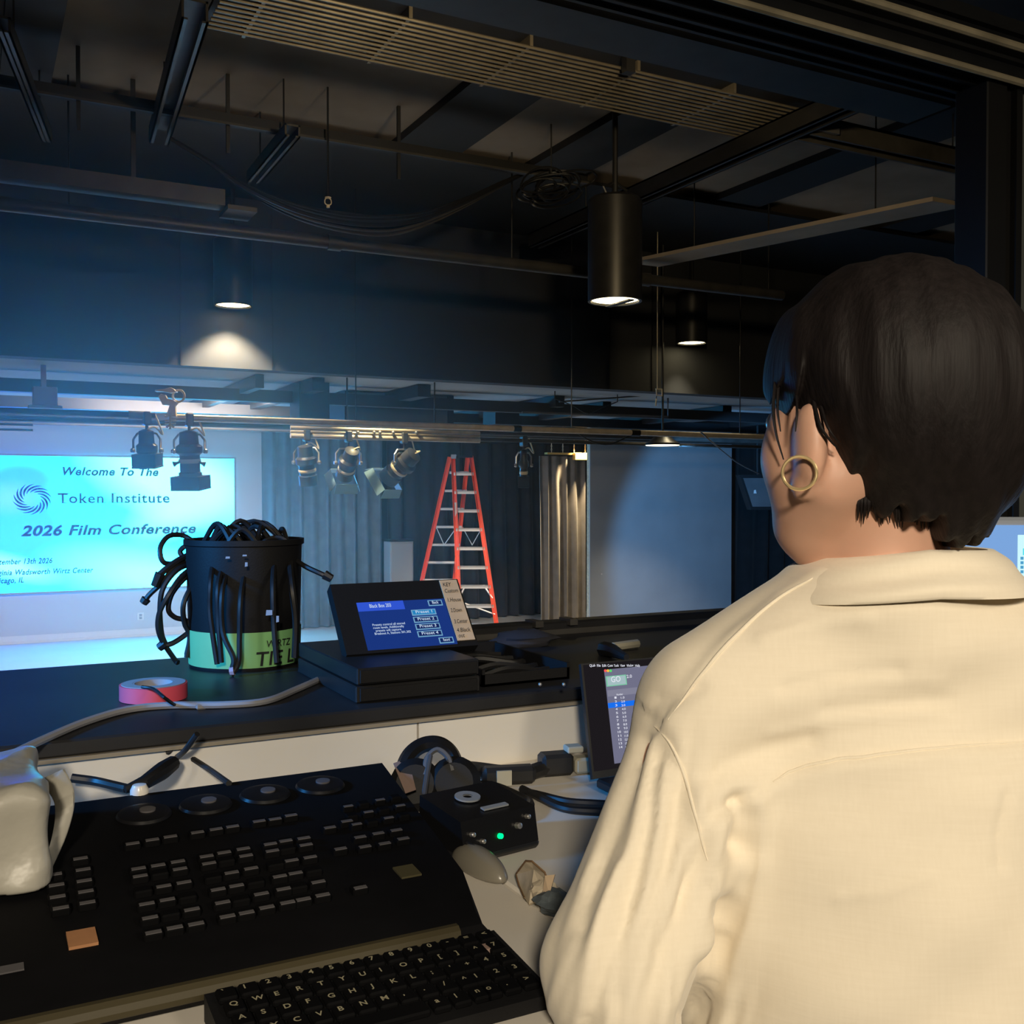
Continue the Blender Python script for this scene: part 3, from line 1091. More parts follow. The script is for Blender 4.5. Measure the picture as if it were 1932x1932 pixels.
for x, y_, z_, lab in ((None, 10.9, 2.98, 'dark pipe running behind the grey duct'), (None, 12.5, 3.05, 'far dark pipe near the stage ceiling')):
    solo('dark_pipe', MB().tube([(-4, y_, z_), (12.5, y_, z_)], 0.03, 10), M['pipe'], lab, 'pipe')
lamp('raceway_lamp', 'SPOT', (at_y(710, 700, 9.45).x, 9.45, ZL - 0.05), (at_y(710, 820, 9.6).x, 9.6, 2.8), 75, (1.0, 0.84, 0.45), size=0.03, angle=105, blend=0.8)

# long painted pipe across the house ceiling
z_p = at_y(500, 443, 7.4).z
pz0 = thing('ceiling_pipe', 'thick grey pipe crossing the hall just above the blue-lit bulkhead', 'pipe', (2.0, 7.4, z_p))
xA, xB = XL + 0.2, at_y(1475, 550, 7.4).x
obj('pipe', MB().tube([(xA, 7.4, z_p), (xB, 7.4, z_p)], 0.047, 16), M['pipe'], pz0)
for u in (630, 1216):
    x = at_y(u, 460, 7.4).x
    obj('collar', MB().tube([(x - 0.05, 7.4, z_p), (x + 0.05, 7.4, z_p)], 0.058, 16), M['pipe'], pz0)
for x in (-3, 0.6, 3.9, 6.6):
    obj('hanger', MB().tube([(x, 7.4, z_p), (x, 7.4, ZC)], 0.007, 6), M['black_metal'], pz0)
z_r = at_y(500, 238, 6.9).z
rl = thing('ceiling_rail', 'black rail under the ceiling tiles running behind the sagging cables', 'rail', (2.0, 6.9, z_r))
obj('bar', MB().box((XL + 0.2, 6.87, z_r - 0.035), (at_y(1105, 320, 6.9).x, 6.93, z_r + 0.035)), M['black'], rl)
obj('lip', MB().box((XL + 0.2, 6.85, z_r - 0.045), (at_y(1105, 320, 6.9).x, 6.87, z_r - 0.03)), M['pipe'], rl)
for u in (148, 430, 752):
    x = at_y(u, 240, 6.9).x
    obj('hanger', MB().box((x - 0.012, 6.89, z_r - 0.22), (x + 0.012, 6.91, ZC)), M['black'], rl)
# second thin rail at left
z_q = at_y(200, 350, 7.2).z
dl = thing('ceiling_duct', 'slim grey duct ending in a small flange above the left wall', 'duct', (0.5, 7.3, z_q))
xd = at_y(425, 380, 7.2).x
obj('body', MB().box((XL + 0.2, 7.2, z_q - 0.03), (xd, 7.35, z_q + 0.08)), M['pipe'], dl)
obj('flange', MB().box((xd, 7.12, z_q - 0.07), (xd + 0.2, 7.4, z_q - 0.04)), M['duct'], dl)
obj('hanger', MB().box((xd - 0.6, 7.27, z_q), (xd - 0.57, 7.29, ZC)), M['black'], dl)

# ridged pack of bars
zp = CAMZ + 2.45
xl_, xr_ = at_z(385, 60, zp).x, 4.93
rk = thing('ridged_grille', 'long ridged metal grille of parallel bars hung under the dark ceiling', 'grille', ((xl_ + xr_) / 2, 5.3, zp))
mb = MB().box((xl_, 4.98, zp + 0.06), (xr_, 5.62, zp + 0.08))
obj('backing', mb, M['black'], rk)
mb = MB()
for i in range(12):
    y = 5.0 + i * 0.052
    mb.tube([(xl_, y, zp), (xr_, y, zp)], 0.0085, 6)
for x in np.linspace(xl_ + 0.2, xr_ - 0.05, 6):
    mb.box((x - 0.01, 4.98, zp), (x + 0.01, 5.62, zp + 0.06))
obj('slats', mb, M['ridge'], rk)
for x in (2.2, 3.6, 4.8):
    obj('hanger', MB().tube([(x, 5.3, zp + 0.04), (x, 5.3, ZC)], 0.008, 6), M['black'], rk)
p = at_z(1185, 122, zp)
obj('clip', MB().box((p.x - 0.03, p.y - 0.03, zp - 0.05), (p.x + 0.03, p.y + 0.02, zp + 0.05)), M['black'], rk)

# struts running away from the booth


def strut(label, x, y0, y1, z, wd=0.1, h=0.1, material=M['pipe'], hang=True, x1=None):
    t_ = thing('ceiling_strut', label, 'strut', (x, (y0 + y1) / 2, z), group='black ceiling struts')
    x1 = x if x1 is None else x1
    m_ = MB()
    for s0, s1, zz0, zz1 in ((-wd / 2, wd / 2, h - 0.012, h), (-wd / 2, -wd / 2 + 0.012, 0, h), (wd / 2 - 0.012, wd / 2, 0, h), (-wd / 2, -wd / 2 + 0.03, 0, 0.01), (wd / 2 - 0.03, wd / 2, 0, 0.01)):
        q_ = [(x + s0, y0, z + zz0), (x + s1, y0, z + zz0), (x + s1, y0, z + zz1), (x + s0, y0, z + zz1), (x1 + s0, y1, z + zz0), (x1 + s1, y1, z + zz0), (x1 + s1, y1, z + zz1), (x1 + s0, y1, z + zz1)]
        m_.add(q_, [(0, 1, 2, 3), (7, 6, 5, 4), (0, 4, 5, 1), (1, 5, 6, 2), (2, 6, 7, 3), (3, 7, 4, 0)])
    obj('channel', m_, material, t_)
    if hang:
        for f in (0.2, 0.8):
            xx, yy = x + (x1 - x) * f, y0 + (y1 - y0) * f
            obj('hanger', MB().tube([(xx, yy, z + h - 0.01), (xx, yy, ZC)], 0.006, 6), M['black'], t_)
    return t_


zs_ = CAMZ + 2.3
strut('black ceiling strut running back from the right corner of the ridged grille', 4.72, 3.95, 8.5, zs_, 0.13, 0.13, M['black_metal'])
t_ = thing('ceiling_strut', 'black cross strut reaching right from the grille corner to the post', 'strut', (6.0, 5.05, zs_), group='black ceiling struts')
mb = MB().box((4.80, 4.98, zs_ + 0.11), (8.0, 5.12, zs_ + 0.13)).box((4.80, 4.98, zs_), (8.0, 5.0, zs_ + 0.13)).box((4.80, 5.10, zs_), (8.0, 5.12, zs_ + 0.13))
obj('channel', mb, M['pipe'], t_)
obj('hanger', MB().tube([(6.2, 5.05, zs_ + 0.12), (6.2, 5.05, ZC)], 0.006, 6), M['black'], t_)
obj('bracket', MB().box((4.80, 4.94, zs_ + 0.02), (5.0, 4.98, zs_ + 0.11)), M['duct'], t_)
pa, pb = at_z(368, 40, CAMZ + 2.35), at_z(300, 272, CAMZ + 2.35)
strut('wide dark strut coming down the ceiling toward the sagging cables', pa.x, pa.y, pb.y, CAMZ + 2.35, 0.13, 0.11, M['pipe'], x1=pb.x)
pa, pb = at_z(552, 258, CAMZ + 2.3), at_z(478, 345, CAMZ + 2.3)
strut('short dark strut meeting the sagging cable bundle', pa.x, pa.y, pb.y, CAMZ + 2.3, 0.10, 0.08, M['pipe'], x1=pb.x)
pa, pb = at_z(6, 60, CAMZ + 2.35), at_z(88, 268, CAMZ + 2.35)
strut('dark strut at the far left corner of the ceiling', pa.x, pa.y, pb.y, CAMZ + 2.35, 0.07, 0.08, M['pipe'], x1=pb.x)
# right ceiling duct
pa, pb = at_z(1790, 385, CAMZ + 2.0), at_z(1215, 500, CAMZ + 2.0)
dk = thing('ceiling_duct', 'wide flat grey duct slanting across the ceiling behind the head', 'duct', ((pa.x + pb.x) / 2, (pa.y + pb.y) / 2, CAMZ + 2.0))
mb = MB()
wd_ = 0.16
q_ = [(pa.x - wd_, pa.y, CAMZ + 2.0), (pa.x + wd_, pa.y, CAMZ + 2.0), (pa.x + wd_, pa.y, CAMZ + 2.03), (pa.x - wd_, pa.y, CAMZ + 2.03), (pb.x - wd_, pb.y, CAMZ + 2.0), (pb.x + wd_, pb.y, CAMZ + 2.0), (pb.x + wd_, pb.y, CAMZ + 2.03), (pb.x - wd_, pb.y, CAMZ + 2.03)]
mb.add(q_, [(0, 1, 2, 3), (7, 6, 5, 4), (0, 4, 5, 1), (1, 5, 6, 2), (2, 6, 7, 3), (3, 7, 4, 0)])
obj('body', mb, M['ceiling'], dk)
for f in (0.2, 0.8):
    x, y = pa.x + (pb.x - pa.x) * f, pa.y + (pb.y - pa.y) * f
    obj('hanger', MB().tube([(x, y, CAMZ + 2.02), (x, y, ZC)], 0.006, 6), M['black'], dk)

# sagging cable bundle
for i in range(6):
    dz = [0, 8, -7, 14, 5, -12][i]
    pts = [(322, 262 + dz * 0.2), (400, 310 + dz * 0.3), (470, 358 + dz * 0.5), (560, 398 + dz), (650, 420 + dz * 1.2), (730, 424 + dz * 1.4), (800, 412 + dz), (880, 380 + dz * 0.6), (950, 345 + dz * 0.3), (1010, 318)]
    lab = ['thickest', 'upper', 'lower', 'second lowest', 'middle', 'lowest'][i] + ' of the black cables sagging under the ceiling'
    solo('sagging_cable', MB().tube(spline([at_y(u, v, 7.0 + 0.03 * i) for u, v in pts], 5), 0.016 if i == 0 else 0.009, 6), M['pipe'] if i in (1, 3) else M['rubber'], lab, 'cable', 'sagging ceiling cables')
# tangled coil beside the big downlight
m = MB()
for i in range(11):
    cu, cv = 1040 + random.uniform(-25, 30), 355 + random.uniform(-14, 16)
    ru, rv = random.uniform(30, 62), random.uniform(14, 32)
    pts = [at_y(cu + ru * math.cos(t * PI / 6), cv + rv * math.sin(t * PI / 6) - 0.18 * ru * math.cos(t * PI / 6), 6.62 + 0.015 * i + 0.04 * math.sin(t)) for t in range(12)]
    m.tube(spline(pts + [pts[0]], 3), 0.008, 6)
m.tube([at_y(1040, 330, 6.7), at_y(1040, 300, 6.7), (at_y(1040, 300, 6.7).x, 6.7, ZC)], 0.006, 6)
solo('cable_coil', m, M['rubber'], 'tangled black cable coil hanging left of the large cylinder lamp', 'cable')
# sprinkler
p = at_y(619, 392, 6.8)
s_ = thing('sprinkler_head', 'tiny pale sprinkler head above the sagging cables', 'sprinkler', p)
m = MB().tube([p + Vector((0, 0, 0.0)), p + Vector((0, 0, 0.02))], 0.012, 8)
for sx in (-1, 1):
    m.tube(spline([p + Vector((sx * 0.008, 0, 0.018)), p + Vector((sx * 0.022, 0, 0.03)), p + Vector((sx * 0.02, 0, 0.055)), p + Vector((sx * 0.004, 0, 0.068))], 4), 0.004, 6)
obj('frame', m, M['cream_metal'], s_)
obj('deflector', MB().lathe([(0.022, 0.066), (0.022, 0.071)], 10, Matrix.Translation(p)), M['cream_metal'], s_)
obj('feed_pipe', MB().tube([p + Vector((0, 0, 0.07)), Vector((p.x, p.y, ZC))], 0.007, 6), M['black'], s_)

# stage ceiling ductwork
ga, gb_ = at_y(655, 795, 10.75), at_y(845, 795, 10.75)
gz0, gz1 = ga.z, at_y(845, 735, 10.75).z
dg = thing('air_duct', 'boxy grey air duct with black ends hung below the stage ceiling', 'duct', ((ga.x + gb_.x) / 2, 10.75, gz0))
obj('body', MB().box((ga.x, 10.75, gz0), (gb_.x, 11.3, min(gz1, ZL - 0.01)), bev=0.01), M['duct'], dg)
obj('end_cap', MB().box((gb_.x, 10.72, gz0 - 0.02), (gb_.x + 0.06, 11.32, min(gz1, ZL - 0.01))), M['black'], dg)
obj('end_cap', MB().box((ga.x - 0.03, 10.74, gz0 - 0.01), (ga.x, 11.31, min(gz1, ZL - 0.01))), M['black'], dg)
for u0_, u1_, v0_, v1_, y_, lab in ((565, 622, 706, 788, 10.1, 'black box hanging below the stage ceiling left of the grey duct'), (1008, 1020, 745, 800, 10.3, None), (935, 980, 742, 800, 11.2, 'black box under the stage ceiling above the ladder')):
    if lab is None:
        continue
    a_, b_ = at_y(u0_, v1_, y_), at_y(u1_, v1_, y_)
    solo('ceiling_box', MB().box((a_.x, y_, a_.z), (b_.x, y_ + 0.35, ZL - 0.002), bev=0.005), M['black'], lab, 'box')
# thin pipes and wires right part of the stage ceiling
for (u0_, v0_, u1_, v1_, y_, r_, lab) in ((985, 778, 1260, 786, 9.9, 0.012, 'thin dark conduit under the stage ceiling above the gold track'), (1055, 758, 1250, 744, 9.9, 0.010, 'thin conduit rising right to the pale bracket')):
    a_, b_ = at_y(u0_, v0_, y_), at_y(u1_, v1_, y_)
    solo('conduit', MB().tube([a_, b_, Vector((b_.x, b_.y, ZL))], r_, 6), M['duct'], lab, 'conduit')
pts = [(1047, 752), (1080, 765), (1110, 780), (1140, 768), (1165, 758)]
wq = [at_y(u, v, 9.8) for u, v in pts]
solo('loose_wire', MB().tube([Vector((wq[0].x, 9.8, ZL))] + spline(wq, 4) + [Vector((wq[-1].x, 9.8, ZL))], 0.006, 6), M['rubber'], 'loose dark wire looping below the stage ceiling', 'wire')
pts = [(1082, 812), (1115, 832), (1150, 838), (1188, 822)]
solo('loose_wire', MB().tube(spline([at_y(u, v, YP + 0.03) for u, v in pts], 5), 0.008, 6), M['rubber'], 'black wire drooping in an arc below the right pale pipe', 'wire')
pts = [(1322, 815), (1350, 840), (1390, 872), (1432, 894)]
solo('loose_wire', MB().tube(spline([at_d(u, v, dd) for (u, v), dd in zip(pts, (10.0, 11.5, 13, 14.2))], 5), 0.008, 6), M['grey_cable'], 'thin wire sloping down to the black wall speaker', 'wire')
# pale bracket
p = at_y(1242, 742, 8.6)
bk = thing('pipe_bracket', 'small pale square bracket hanging on a rod right of centre', 'bracket', (p.x, 8.6, p.z - 0.03))
k = 8.6 / F * 1.2
m = MB()
for a_, b_ in (((1237, 734), (1249, 734)), ((1249, 734), (1249, 747)), ((1249, 747), (1238, 745)), ((1238, 733), (1239, 746))):
    m.tube([at_y(*a_, 8.6), at_y(*b_, 8.6)], 0.006, 6)
obj('loop', m, M['cream_metal'], bk)
obj('rod', MB().tube([at_y(1240, 735, 8.6), Vector((at_y(1240, 735, 8.6).x, 8.6, ZC))], 0.005, 6), M['cream_metal'], bk)
obj('pin', MB().tube([at_y(1238, 752, 8.6), at_y(1237, 766, 8.6)], 0.008, 6), M['cream_metal'], bk)
obj('link', MB().tube([at_y(1239, 747, 8.6), at_y(1238, 753, 8.6)], 0.004, 6), M['black'], bk)

# pinkish box hanging at left
p = at_y(85, 748, 9.9)
px_ = thing('hanging_box', 'small pinkish square box hanging from the stage ceiling at the far left', 'box', p)
k = (p - CP).length / F
obj('body', MB().box((p.x - 19 * k, 9.85, p.z - 16 * k), (p.x + 19 * k, 10.0, p.z + 16 * k), bev=0.006), M['pink_box'], px_)
obj('bracket', MB().box((p.x - 6 * k, 9.88, p.z + 16 * k), (p.x + 2 * k, 9.95, ZL)), M['pink_box'], px_)
obj('shelf', MB().box((p.x - 26 * k, 9.82, p.z - 21 * k), (p.x + 26 * k, 10.02, p.z - 16 * k)), M['low_ceiling'], px_)

# wall speaker at right
p = at_d(1432, 928, 15.0)
sk = thing('wall_speaker', 'black tapered speaker hung beside the jaw of the person', 'speaker', p)
k = 15.0 / F
R_ = Vector((math.cos(YAW), -math.sin(YAW), 0))
F_ = Vector((math.sin(YAW), math.cos(YAW), 0))
U_ = Vector((0, 0, 1))


def loc2(p0_, a_, b_, c_):
    return p0_ + R_ * a_ + U_ * b_ + F_ * c_


q_ = [loc2(p, -36 * k, 32 * k, 0), loc2(p, 30 * k, 32 * k, 0), loc2(p, 34 * k, -34 * k, 0), loc2(p, -14 * k, -34 * k, 0)]
mb = MB().add(q_ + [x + F_ * 0.3 for x in q_], [(0, 1, 2, 3), (7, 6, 5, 4), (0, 4, 5, 1), (1, 5, 6, 2), (2, 6, 7, 3), (3, 7, 4, 0)])
obj('cabinet', mb, M['black_plastic'], sk)
q_ = [loc2(p, -30 * k, 26 * k, -0.01), loc2(p, 26 * k, 26 * k, -0.01), loc2(p, 30 * k, -28 * k, -0.01), loc2(p, -12 * k, -28 * k, -0.01)]
mb = MB().add(q_ + [x + F_ * 0.01 for x in q_], [(0, 1, 2, 3), (7, 6, 5, 4), (0, 4, 5, 1), (1, 5, 6, 2), (2, 6, 7, 3), (3, 7, 4, 0)])
obj('grille', mb, M['duct'], sk)
pl_ = loc2(p, -8 * k, 0, -0.015)
obj('badge', MB().add([loc2(pl_, -2.5 * k, -3 * k, 0), loc2(pl_, 3 * k, -3 * k, 0), loc2(pl_, 1.5 * k, 4 * k, 0), loc2(pl_, -2 * k, 3 * k, 0)], [(0, 1, 2, 3)]), M['base_white'], sk)
obj('bracket', MB().tube([loc2(p, 0, 32 * k, 0.1), Vector((loc2(p, 0, 32 * k, 0.1).x, loc2(p, 0, 32 * k, 0.1).y, ZL))], 0.015, 6), M['black'], sk)

# ------------------------------------------------------------------ downlights
def downlight(label, u, v, dia_px, dist, hpx, on=True, power=30, ang=140):
    p_ = at_d(u, v, dist)
    r_ = dia_px / 2 * dist / F
    t_ = thing('downlight', label, 'ceiling lamp', p_, group='cylinder downlights')
    h_ = hpx * dist / F
    mt = Matrix.Translation(p_)
    obj('housing', MB().lathe([(r_ * 0.88, 0.006), (r_ * 0.9, -0.012), (r_, -0.012), (r_, 0.0), (r_, h_), (r_ * 0.9, h_ + 0.02), (0.03, h_ + 0.03)], 32, mt, caps=False), M['black_metal'], t_)
    obj('lens', MB().lathe([(0.001, 0.002), (r_ * 0.86, 0.002), (r_ * 0.86, 0.012), (0.001, 0.012)], 32, mt, caps=False), LAMP_E, t_)
    obj('stem', MB().tube([p_ + Vector((0, 0, h_)), Vector((p_.x, p_.y, ZC))], 0.02, 8), M['black_metal'], t_)
    obj('yoke', MB().tube([p_ + Vector((0.06, 0, h_ + 0.02)), p_ + Vector((0.1, 0, h_ + 0.09)), p_ + Vector((0.0, 0, h_ + 0.14)), p_ + Vector((-0.1, 0, h_ + 0.09)), p_ + Vector((-0.06, 0, h_ + 0.02))], 0.012, 6), M['black_metal'], t_)
    lamp('downlight_beam', 'SPOT', p_ + Vector((0, 0, -0.03)), p_ + Vector((0, 0, -1)), power, (1.0, 0.85, 0.55), size=r_ * 0.5, angle=ang, blend=0.35)
    return t_


d1 = downlight('left downlight glowing in front of the blue-lit bulkhead', 440, 575, 72, 9.0, 120, power=330, ang=102)
d2 = downlight('large black cylinder downlight in the middle with a strap across its lens', 1160, 566, 102, 7.4, 185, power=60)
d3 = downlight('small downlight glowing left of the dark hair', 1305, 646, 58, 11.3, 90, power=40, ang=75)
p = at_d(1170, 567, 7.4)
obj('strap', MB().box((p.x - 0.03, p.y - 0.15, p.z - 0.024), (p.x + 0.02, p.y + 0.15, p.z - 0.015)), M['black'], d2)

# scoop lamp under the right pipe
p = at_y(1250, 840, YP + 0.4)
sl = thing('scoop_lamp', 'shallow dome lamp with glowing rim below the right pale pipe', 'lamp', p, group=None)
k = (p - CP).length / F
mt = Matrix.Translation(p)
obj('dome', MB().lathe([(33 * k, 0.0), (32 * k, 0.02), (22 * k, 0.055), (17 * k, 0.085), (0.01, 0.10)], 28, mt, caps=False), M['black_metal'], sl)
obj('lens', MB().lathe([(0.001, -0.004), (31 * k, -0.004), (31 * k, 0.008), (0.001, 0.008)], 28, mt, caps=False), emis('scoop_glow', (1, 0.9, 0.65), 3.0), sl)
obj('stem', MB().tube([p + Vector((0, 0, 0.09)), Vector((p.x, YP + 0.4, ZC))], 0.012, 6), M['black'], sl)

# ------------------------------------------------------------------ spotlights
def spotlight(label, u, v_top, y, zpipe, length, rad, pan, tilt, barn=False, frame=True, kind='long', pale=True):
    """an ellipsoidal spotlight: clamp on the pipe, yoke, lamp house, barrel and gel frame"""
    x = at_y(u, v_top, y).x
    zc0 = zpipe - 0.05
    t_ = thing('stage_spotlight', label, 'spotlight', (x, y, zpipe - 0.03), group='hung spotlights')
    obj('clamp', MB().box((x - 0.03, y - 0.045, zpipe - 0.07), (x + 0.03, y + 0.045, zpipe + 0.04), bev=0.01).tube([(x, y, zpipe - 0.07), (x, y, zpipe - 0.13)], 0.012, 8), M['fixture'], t_)
    piv = Vector((x, y, zpipe - 0.27))
    R = Matrix.Translation(piv) @ Matrix.Rotation(pan, 4, 'Z') @ Matrix.Rotation(tilt, 4, 'X')
    # barrel axis is local -Z (pointing down when tilt = 0)
    hw = rad + 0.03
    Rp = Matrix.Translation(piv) @ Matrix.Rotation(pan, 4, 'Z')
    yk = [Rp @ Vector(q) for q in ((-hw, 0, 0), (-hw, 0, 0.09), (-hw * 0.7, 0, 0.135), (0, 0, 0.14), (hw * 0.7, 0, 0.135), (hw, 0, 0.09), (hw, 0, 0))]
    obj('yoke', MB().tube(yk, 0.010, 6), M['steel'] if pale else M['fixture'], t_)
    body = MB().lathe([(0.02, 0.17), (rad * 0.72, 0.155), (rad * 0.78, 0.06), (rad * 1.05, 0.04), (rad * 1.05, -0.01), (rad * 0.8, -0.03)], 20, R)
    obj('lamp_housing', body, M['fixture'], t_)
    obj('barrel', MB().lathe([(rad * 0.8, -0.03), (rad * 0.8, -length * 0.55), (rad * 0.92, -length * 0.58), (rad * 0.92, -length), (rad * 0.7, -length)], 20, R), M['fixture'], t_)
    obj('focus_band', MB().lathe([(rad * 0.84, -0.06), (rad * 0.9, -0.07), (rad * 0.9, -0.085), (rad * 0.84, -0.095)], 20, R, caps=False), M['cream_metal'], t_)
    for sx in (-1, 1):
        obj('knob', MB().lathe([(0.016, 0), (0.022, 0.012), (0.016, 0.03)], 10, R @ Matrix.Translation((sx * (rad + 0.02), 0, 0.0)) @ Matrix.Rotation(sx * PI / 2, 4, 'Y')), M['steel'], t_)
    if frame:
        s_ = rad * 1.22
        obj('gel_frame', MB().box((-s_, -s_, -length - 0.012), (s_, s_, -length + 0.004), R, bev=0.004).box((-s_ * 0.98, -s_ * 0.98, -length + 0.004), (s_ * 0.98, s_ * 0.98, -length + 0.10), R), M['gelframe'], t_)
    if barn:
        s_ = rad * 1.15
        mm = MB()
        for ang in range(4):
            Q = R @ Matrix.Rotation(ang * PI / 2, 4, 'Z') @ Matrix.Translation((s_, 0, -length)) @ Matrix.Rotation(-0.45, 4, 'Y')
            mm.add([Q @ Vector(q) for q in ((0, -s_, 0), (0, s_, 0), (0, s_ * 1.1, -0.10), (0, -s_ * 1.1, -0.10), (0.004, -s_, 0), (0.004, s_, 0), (0.004, s_ * 1.1, -0.10), (0.004, -s_ * 1.1, -0.10))],
                   [(0, 1, 2, 3), (7, 6, 5, 4), (0, 4, 5, 1), (1, 5, 6, 2), (2, 6, 7, 3), (3, 7, 4, 0)])
        obj('barn_doors', mm, M['reflector'], t_)
    # tail cable
    c0 = R @ Vector((0, 0, 0.16))
    pts_ = [c0, c0 + Vector((0.07, 0.02, 0.03)), Vector((x + 0.12, y, zpipe - 0.14)), Vector((x + 0.09, y, zpipe - 0.05)), Vector((x + 0.06, y, zpipe + 0.02))]
    obj('tail_cable', MB().tube(spline(pts_, 5), 0.008, 6), M['cream_metal'] if pale else M['rubber'], t_)
    return t_


s1 = spotlight('black spotlight with pale looping cable, leftmost over the screen', 277, 800, YP, Z1, 0.125, 0.078, -YAW, 0.12)
s2 = spotlight('black spotlight with wide square frame over the right end of the screen', 357, 800, YP, Z1, 0.30, 0.100, -YAW - 0.1, 0.10)
p = at_y(357, 880, (YP - 0.1))
for sx in (-1, 1):
    q0 = at_y(357 + sx * 18, 872, (YP - 0.05))
    q1 = at_y(357 + sx * 30, 876, (YP - 0.05))
    obj('shutter_handle', MB().tube([q0, q0.lerp(q1, 0.5), q1], [0.010, 0.012, 0.024], 8), M['gelframe'], s2)
z9 = at_y(700, 822, 9.6).z
spotlight('grey can spotlight, left one of the raceway group', 578, 826, 9.6, z9, 0.22, 0.095, -YAW - 0.2, 0.25, frame=False)
spotlight('grey spotlight with pale blue barn doors, middle one of the raceway group', 657, 826, 9.6, z9, 0.18, 0.095, -YAW + 0.5, 0.75, barn=True, frame=False)
spotlight('large grey spotlight turned sideways with blue flaps, right one of the raceway group', 762, 826, 9.6, z9, 0.26, 0.115, -YAW + 1.0, 0.95, barn=True, frame=False)
spotlight('slim dark spotlight hanging alone right of the ladder', 988, 826, 9.6, z9, 0.22, 0.05, -YAW, 0.2, frame=True)
p = at_y(960, 810, 9.6)
solo('dark_pipe', MB().tube([(xb_, 9.6, z9 - 0.01), (9.5, 9.6, z9 - 0.01)], 0.02, 10), M['pipe'], 'dark pipe carrying the lone spotlight right of the ladder', 'pipe')

# cream clamp on the pipe end
cp = at_y(320, 770, (YP - 0.04))
k = (cp - CP).length / F
cl = thing('pipe_clamp', 'cream pipe clamp with a ring gripping the end of the pale pipe', 'clamp', (cp.x, (YP - 0.04), cp.z - 40 * k))


def cpx(u, v, dy=0.0):
    return at_y(u, v, (YP - 0.04) + dy)


rc = cpx(337, 747)
obj('ring', MB().tube([rc + R_ * (10.5 * k * math.cos(t * PI / 12)) + U_ * (10.5 * k * math.sin(t * PI / 12)) for t in range(24)], 2.0 * k, 10, closed=True), M['cream_metal'], cl)


def plate(pts_, y0_, y1_):
    m_ = MB()
    a_ = [at_y(u, v, (YP - 0.04)) for u, v in pts_]
    n = len(a_)
    m_.add([x + F_ * y0_ for x in a_] + [x + F_ * y1_ for x in a_], [tuple(range(n)), tuple(range(2 * n - 1, n - 1, -1))] + [(i, n + i, n + (i + 1) % n, (i + 1) % n) for i in range(n)])
    return m_


obj('jaw', plate([(294, 736), (312, 734), (322, 731), (330, 735), (334, 740), (322, 742), (308, 739), (294, 739)], -0.02, 0.02), M['cream_metal'], cl)
obj('body', plate([(300, 748), (305, 743), (312, 745), (316, 752), (328, 755), (336, 760), (331, 766), (308, 764)], -0.018, 0.018), M['cream_metal'], cl)
obj('neck', plate([(321, 765), (331, 765), (333, 786), (314, 786)], -0.014, 0.014), M['cream_metal'], cl)
obj('bolt', MB().tube([cpx(321, 778, -0.02), cpx(321, 808, -0.02)], 1.8 * k, 8), M['cream_metal'], cl)
for v in (785, 794, 799):
    obj('washer', MB().tube([cpx(311, v, -0.01), cpx(332, v, -0.01)], 1.7 * k, 8), M['cream_metal'], cl)
m = MB()
for a_ in (-0.9, 0, 0.9):
    m.tube([cpx(321, 801, -0.02), cpx(321 + 9 * math.sin(a_), 801 + 9 * math.cos(a_), -0.02)], [1.2 * k, 2.4 * k], 6)
obj('wing_nut', m, M['cream_metal'], cl)

# ================================================================== BOOTH DESK
XS = 0.52
for nm, x0, x1, y0, lab in (('desk_top', -1.6, XS - 0.002, 0.715, 'pale desk top holding the lighting console and keyboard'), ('desk_top', XS + 0.002, 2.6, 0.865, 'pale desk top right of the seam, in front of the person')):
    dt = thing(nm, lab, 'desk', ((x0 + x1) / 2, 1.1, BOOTH), group=None)
    obj('top', MB().box((x0, y0, DESK - 0.035), (x1, 1.45, DESK), bev=0.003), M['desk'], dt)
    for lx in (x0 + 0.06, x1 - 0.06):
        for ly in (y0 + 0.08, 1.38):
            obj('leg', MB().box((lx - 0.025, ly - 0.025, BOOTH), (lx + 0.025, ly + 0.025, DESK - 0.035)), M['black_metal'], dt)
xseam = at_y(790, 1400, 1.45).x
for x0, x1, lab in ((-1.6, xseam - 0.0015, 'white glossy back panel of the desk left of the seam'), (xseam + 0.0015, 2.6, 'white glossy back panel of the desk right of the seam')):
    solo('back_panel', MB().box((x0, 1.452, BOOTH + 0.3), (x1, 1.472, LEDGE - 0.026), bev=0.001), M['panel_white'], lab, 'panel')
lg = thing('ledge', 'long black counter ledge between the desk and the hall', 'ledge', (0.5, 1.75, LEDGE - 0.026))
obj('top', MB().box((-1.6, 1.445, LEDGE - 0.022), (2.8, 2.07, LEDGE), bev=0.003), M['ledge'], lg)
obj('edge_strip', MB().box((-1.6, 1.440, LEDGE - 0.0275), (2.8, 1.475, LEDGE - 0.022)), M['lip'], lg, label='tan strip under the ledge')
a_ = at_z(905, 1212, LEDGE)
lr = thing('ledge_rail', 'dark raised rail along the far right edge of the ledge', 'rail', (1.8, 2.04, LEDGE))
obj('bar', MB().box((0.84, 2.015, LEDGE), (2.75, 2.065, LEDGE + 0.028), bev=0.004), M['black_metal'], lr)
obj('lip', MB().box((0.84, 2.008, LEDGE), (2.75, 2.015, LEDGE + 0.012)), M['pipe'], lr)
for u in (1100, 1192):
    q = at_z(u, 1196, LEDGE + 0.028)
    obj('clip', MB().box((q.x - 0.01, 2.0, LEDGE + 0.02), (q.x + 0.01, 2.05, LEDGE + 0.034)), M['pipe'], lr)

